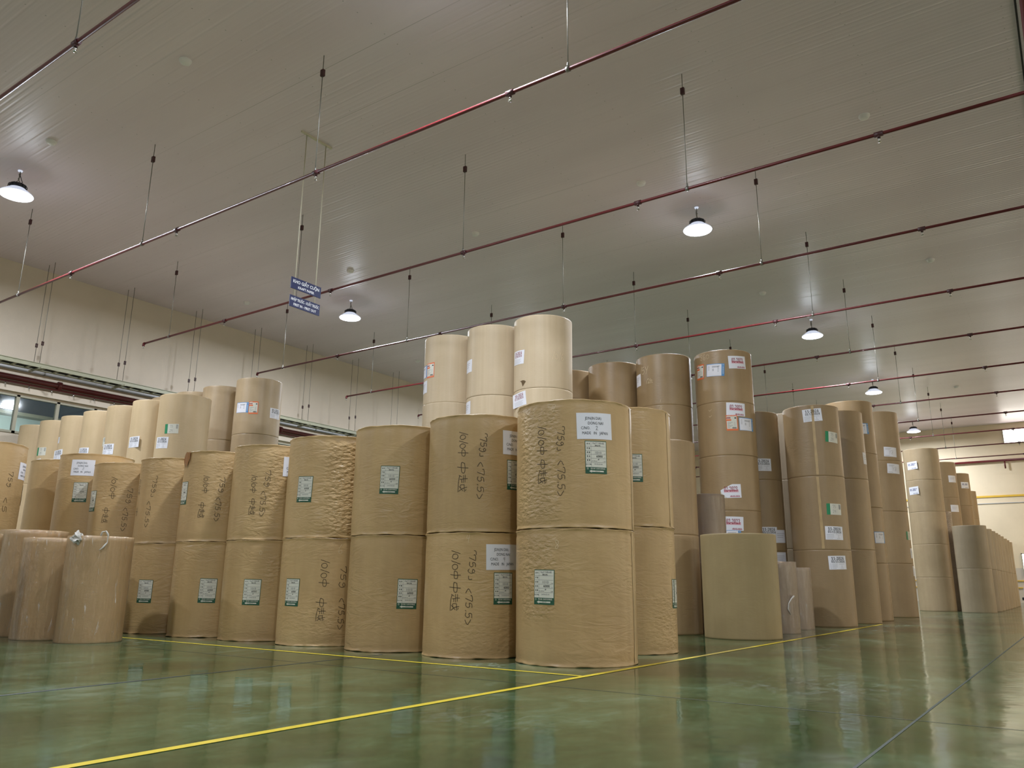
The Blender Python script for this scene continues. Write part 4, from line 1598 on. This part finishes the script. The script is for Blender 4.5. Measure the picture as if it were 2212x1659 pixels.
S('T2', 'gw', -122.6, 2.911, -4)
S('T2', 'gw', -132.9, 1.766, -1)
S('T3', 'white', -88, 2.786, 3)
S('T4', 'blue', -138, 3.513, 2)
S('T4', 'blue', -114.2, 1.481, 1)
S('T5', 'pic', -137.1, 3.387, -3)
S('T5', 'pic', -133.3, 3.029, -3)
S('T5', 'gw', -99, 1.638, 0)
S('T5', 'white', -85, 1.284, 2)
S('T5', 'white', -82, 0.923, 1)
S('T6', 'nv', 154.9, 3.797, 2, curl=1)
S('T6', 'nv', 151.2, 3.12, 2, curl=1)
S('T7', 'white', -126, 3.763, 0)
S('T7', 'white', -131, 2.885, 0)
S('T8', 'nv', -130.7, 3.880, 0)

G6 = 'double-height grey-beige stacks in a row far right'
for k, (x, y) in enumerate(((23.5, 2.243), (25.0, 2.24), (26.0, 2.24), (26.9, 2.24), (27.75, 2.24), (28.7, 2.23), (30.1, 2.24), (31.1, 2.24), (32.5, 2.25))):
    stack('Y%d' % k, x, y, 0.383, [1.06, 1.06], 'plain', 'greyb',
          ('the big grey-beige stack at the near end of the far right row' if k == 0 else
           'the grey-beige stack %s in the far right row' % ['', 'second', 'third', 'fourth', 'fifth', 'sixth', 'third from the far end', 'second from the far end', 'at the far end'][k]), G6)


# ------------------------------------------------------------------ film-wrapped rolls
G7 = 'rolls covered in clear stretch film'


def film_roll(key, cx, cy, r, hs, desc, group=G7):
    inner = 'innergrey' if key[0] == 'X' else 'inner'
    st = stack(key, cx, cy, r, hs, 'plain', inner, desc, group, jit=0.003)
    for (R, z0) in st:
        segs, rows = 96, 22
        rnd = random.Random(R.seed)
        v, f, uvs = [], [], []
        for k in range(rows+1):
            z = R.h*k/rows
            for j in range(segs):
                th = 2*PI*j/segs
                q = noise.noise(Vector((math.cos(th)*6, math.sin(th)*6, z*2.2+R.seed)))
                q2 = noise.noise(Vector((math.cos(th)*14, math.sin(th)*14, z*4+R.seed)))
                rr = R.rad(th, z)+0.005+0.003*q+0.002*q2
                v.append((rr*math.cos(th), rr*math.sin(th), z + (0.004*q2 if k == rows and R is st[-1][0] else (-0.003 if k == rows else 0))))
        top = []
        for j in range(segs):
            th = 2*PI*j/segs
            rr = R.r*0.82+0.02*noise.noise(Vector((th*5, R.seed, 2)))
            top.append(len(v))
            lift = 0.004+0.006*abs(noise.noise(Vector((th*9, R.seed, 4)))) if R is st[-1][0] else -0.003
            v.append((rr*math.cos(th), rr*math.sin(th), R.h+lift))
        for k in range(rows):
            for j in range(segs):
                a, c = k*segs+j, k*segs+(j+1) % segs
                f.append((a, c, c+segs, a+segs))
        for j in range(segs):
            a, c = rows*segs+j, rows*segs+(j+1) % segs
            f.append((a, c, top[(j+1) % segs], top[j]))
        me = bpy.data.meshes.new('plastic_film')
        me.from_pydata(v, [], f)
        me.materials.append(MAT['film'])
        me.polygons.foreach_set('use_smooth', [True]*len(f))
        ul = me.uv_layers.new(name='UVMap')
        data = []
        for i, idx in enumerate(f):
            j = i % segs
            for q, vi in enumerate(idx):
                data += [2*PI*(j+(1 if q in (1, 2) else 0))/segs*R.r, v[vi][2]]
        ul.data.foreach_set('uv', data)
        o = bpy.data.objects.new('plastic_film', me)
        COL.objects.link(o)
        o.parent = R.root
    return st


MAT['knot'] = plain('bunched_plastic', srgb(196, 192, 186), 0.3)
st = film_roll('Wa', 4.349, 8.137, 0.300, [1.013], 'film-wrapped tan roll with a knot of plastic and a loose tail on top, front left')
R = st[0][0]


def crumple(parent, name, c, s, seed):
    rnd = random.Random(seed)
    b = MB()
    n, m = 18, 12
    for k in range(m+1):
        ph = PI*k/m
        for j in range(n):
            th = 2*PI*j/n
            d = Vector((math.sin(ph)*math.cos(th), math.sin(ph)*math.sin(th), math.cos(ph)))
            q = 1+0.75*noise.noise(d*2.4+Vector((seed, 0, 0)))+0.35*noise.noise(d*6+Vector((seed, 3, 0)))
            b.v.append((c[0]+d.x*q*s[0], c[1]+d.y*q*s[1], c[2]+d.z*q*s[2]))
    for k in range(m):
        for j in range(n):
            a, c2 = k*n+j, k*n+(j+1) % n
            b.face((a, a+n, c2+n, c2), 'knot')
    return b.build(name, parent)


def pt(R, thd, z, off=0.0):
    return ((R.r+off)*math.cos(R_(thd)), (R.r+off)*math.sin(R_(thd)), z)


crumple(R.root, 'plastic_knot', pt(R, -162, 0.985, 0.0), (0.05, 0.05, 0.05), 2)
b = MB()
P = [pt(R, -120, 1.01, -0.03), pt(R, -118, 1.05, 0.0), pt(R, -112, 1.06, 0.015), pt(R, -108, 1.02, 0.02), pt(R, -108, 0.95, 0.016), pt(R, -114, 0.90, 0.014), pt(R, -119, 0.875, 0.012)]
PP = []
for i in range(len(P)-1):
    for t_ in (0, 0.33, 0.66):
        PP.append(tuple(P[i][a]*(1-t_)+P[i+1][a]*t_ for a in range(3)))
PP.append(P[-1])
b.tube(PP, [0.007+0.003*math.sin(i) for i in range(len(PP))], 'knot', 7)
b.build('plastic_tail', R.root)
film_roll('Wb', 4.267, 8.872, 0.300, [1.008], 'film-wrapped tan roll left of the one with the plastic knot')
film_roll('Wc', 4.368, 9.60, 0.335, [1.115], 'film-wrapped tan roll behind the other two at far left')
film_roll('Wd', 3.38, 8.80, 0.300, [1.02], 'film-wrapped roll showing only a sliver at the left edge')
film_roll('X1', 10.70, 4.225, 0.285, [0.906, 0.906], 'the slim film-wrapped stack standing behind the big olive-tan roll')
st = film_roll('X2', 10.94, 3.397, 0.295, [0.906], 'film-wrapped roll right of the big olive-tan roll, taller one')
R = st[0][0]
b = MB()
P = [pt(R, -112, 0.47, 0.012), pt(R, -122, 0.44, 0.02), pt(R, -130, 0.38, 0.014), pt(R, -133, 0.31, 0.018), pt(R, -126, 0.24, 0.012)]
b.tube(P, [0.012, 0.008, 0.006, 0.008, 0.004], 'knot', 7)
b.build('plastic_tail', R.root)
film_roll('X3', 12.1, 3.52, 0.29, [0.855], 'film-wrapped roll right of the big olive-tan roll, shorter one')
film_roll('X5', 25.3, 3.10, 0.30, [0.88, 0.88, 0.88], 'the shiny film-wrapped stack in the dark gap at far right')


def tape(key, lv, thd, wd=0.045, top=1.0):
    R, z0 = STK[key][lv]
    b = MB()
    n_ = 14
    fn = wrapfn(R, thd, 0)
    rnd = random.Random(int(abs(thd)*10))
    for k in range(n_+1):
        z = 0.015+(R.h*top-0.03)*k/n_
        a = wd/2+rnd.uniform(-0.003, 0.003)
        b.v += [fn(-a, z, 0.2), fn(0, z, 1.0), fn(a, z, 0.2)]
    for k in range(n_):
        for q in (0, 1):
            i = 3*k+q
            b.face((i, i+1, i+4, i+3), 'tape', True)
    o = b.build('tape_strip', R.root)
    o['label'] = 'paler vertical tape strip'


tape('A', 1, -77)
tape('A', 0, -80)
tape('B', 1, -85, 0.05)
tape('T2', 2, -161, 0.04)
tape('T2', 1, -162, 0.04)

# small electric truck far right
o = empty('pallet_truck', (36.6, 1.30, 0), 'pale electric truck with black wheels cut off by the right edge', 'truck')
b = MB()
b.box(-0.45, -0.5, 0.22, 0.45, 0.62, 0.62, 'truck')
b.box(-0.42, -0.3, 0.62, 0.42, 0.55, 0.78, 'truck')
b.build('body', o)
b = MB()
b.box(-0.5, -0.52, 0.16, 0.5, 0.70, 0.26, 'rubber')
b.build('bumper', o)
for (x, y) in ((-0.35, 0.5), (0.35, 0.5), (-0.35, -0.4), (0.35, -0.4)):
    b = MB()
    b.tube([(x-0.08, y, 0.16), (x+0.08, y, 0.16)], 0.16, 'rubber', 20)
    b.build('wheel', o)
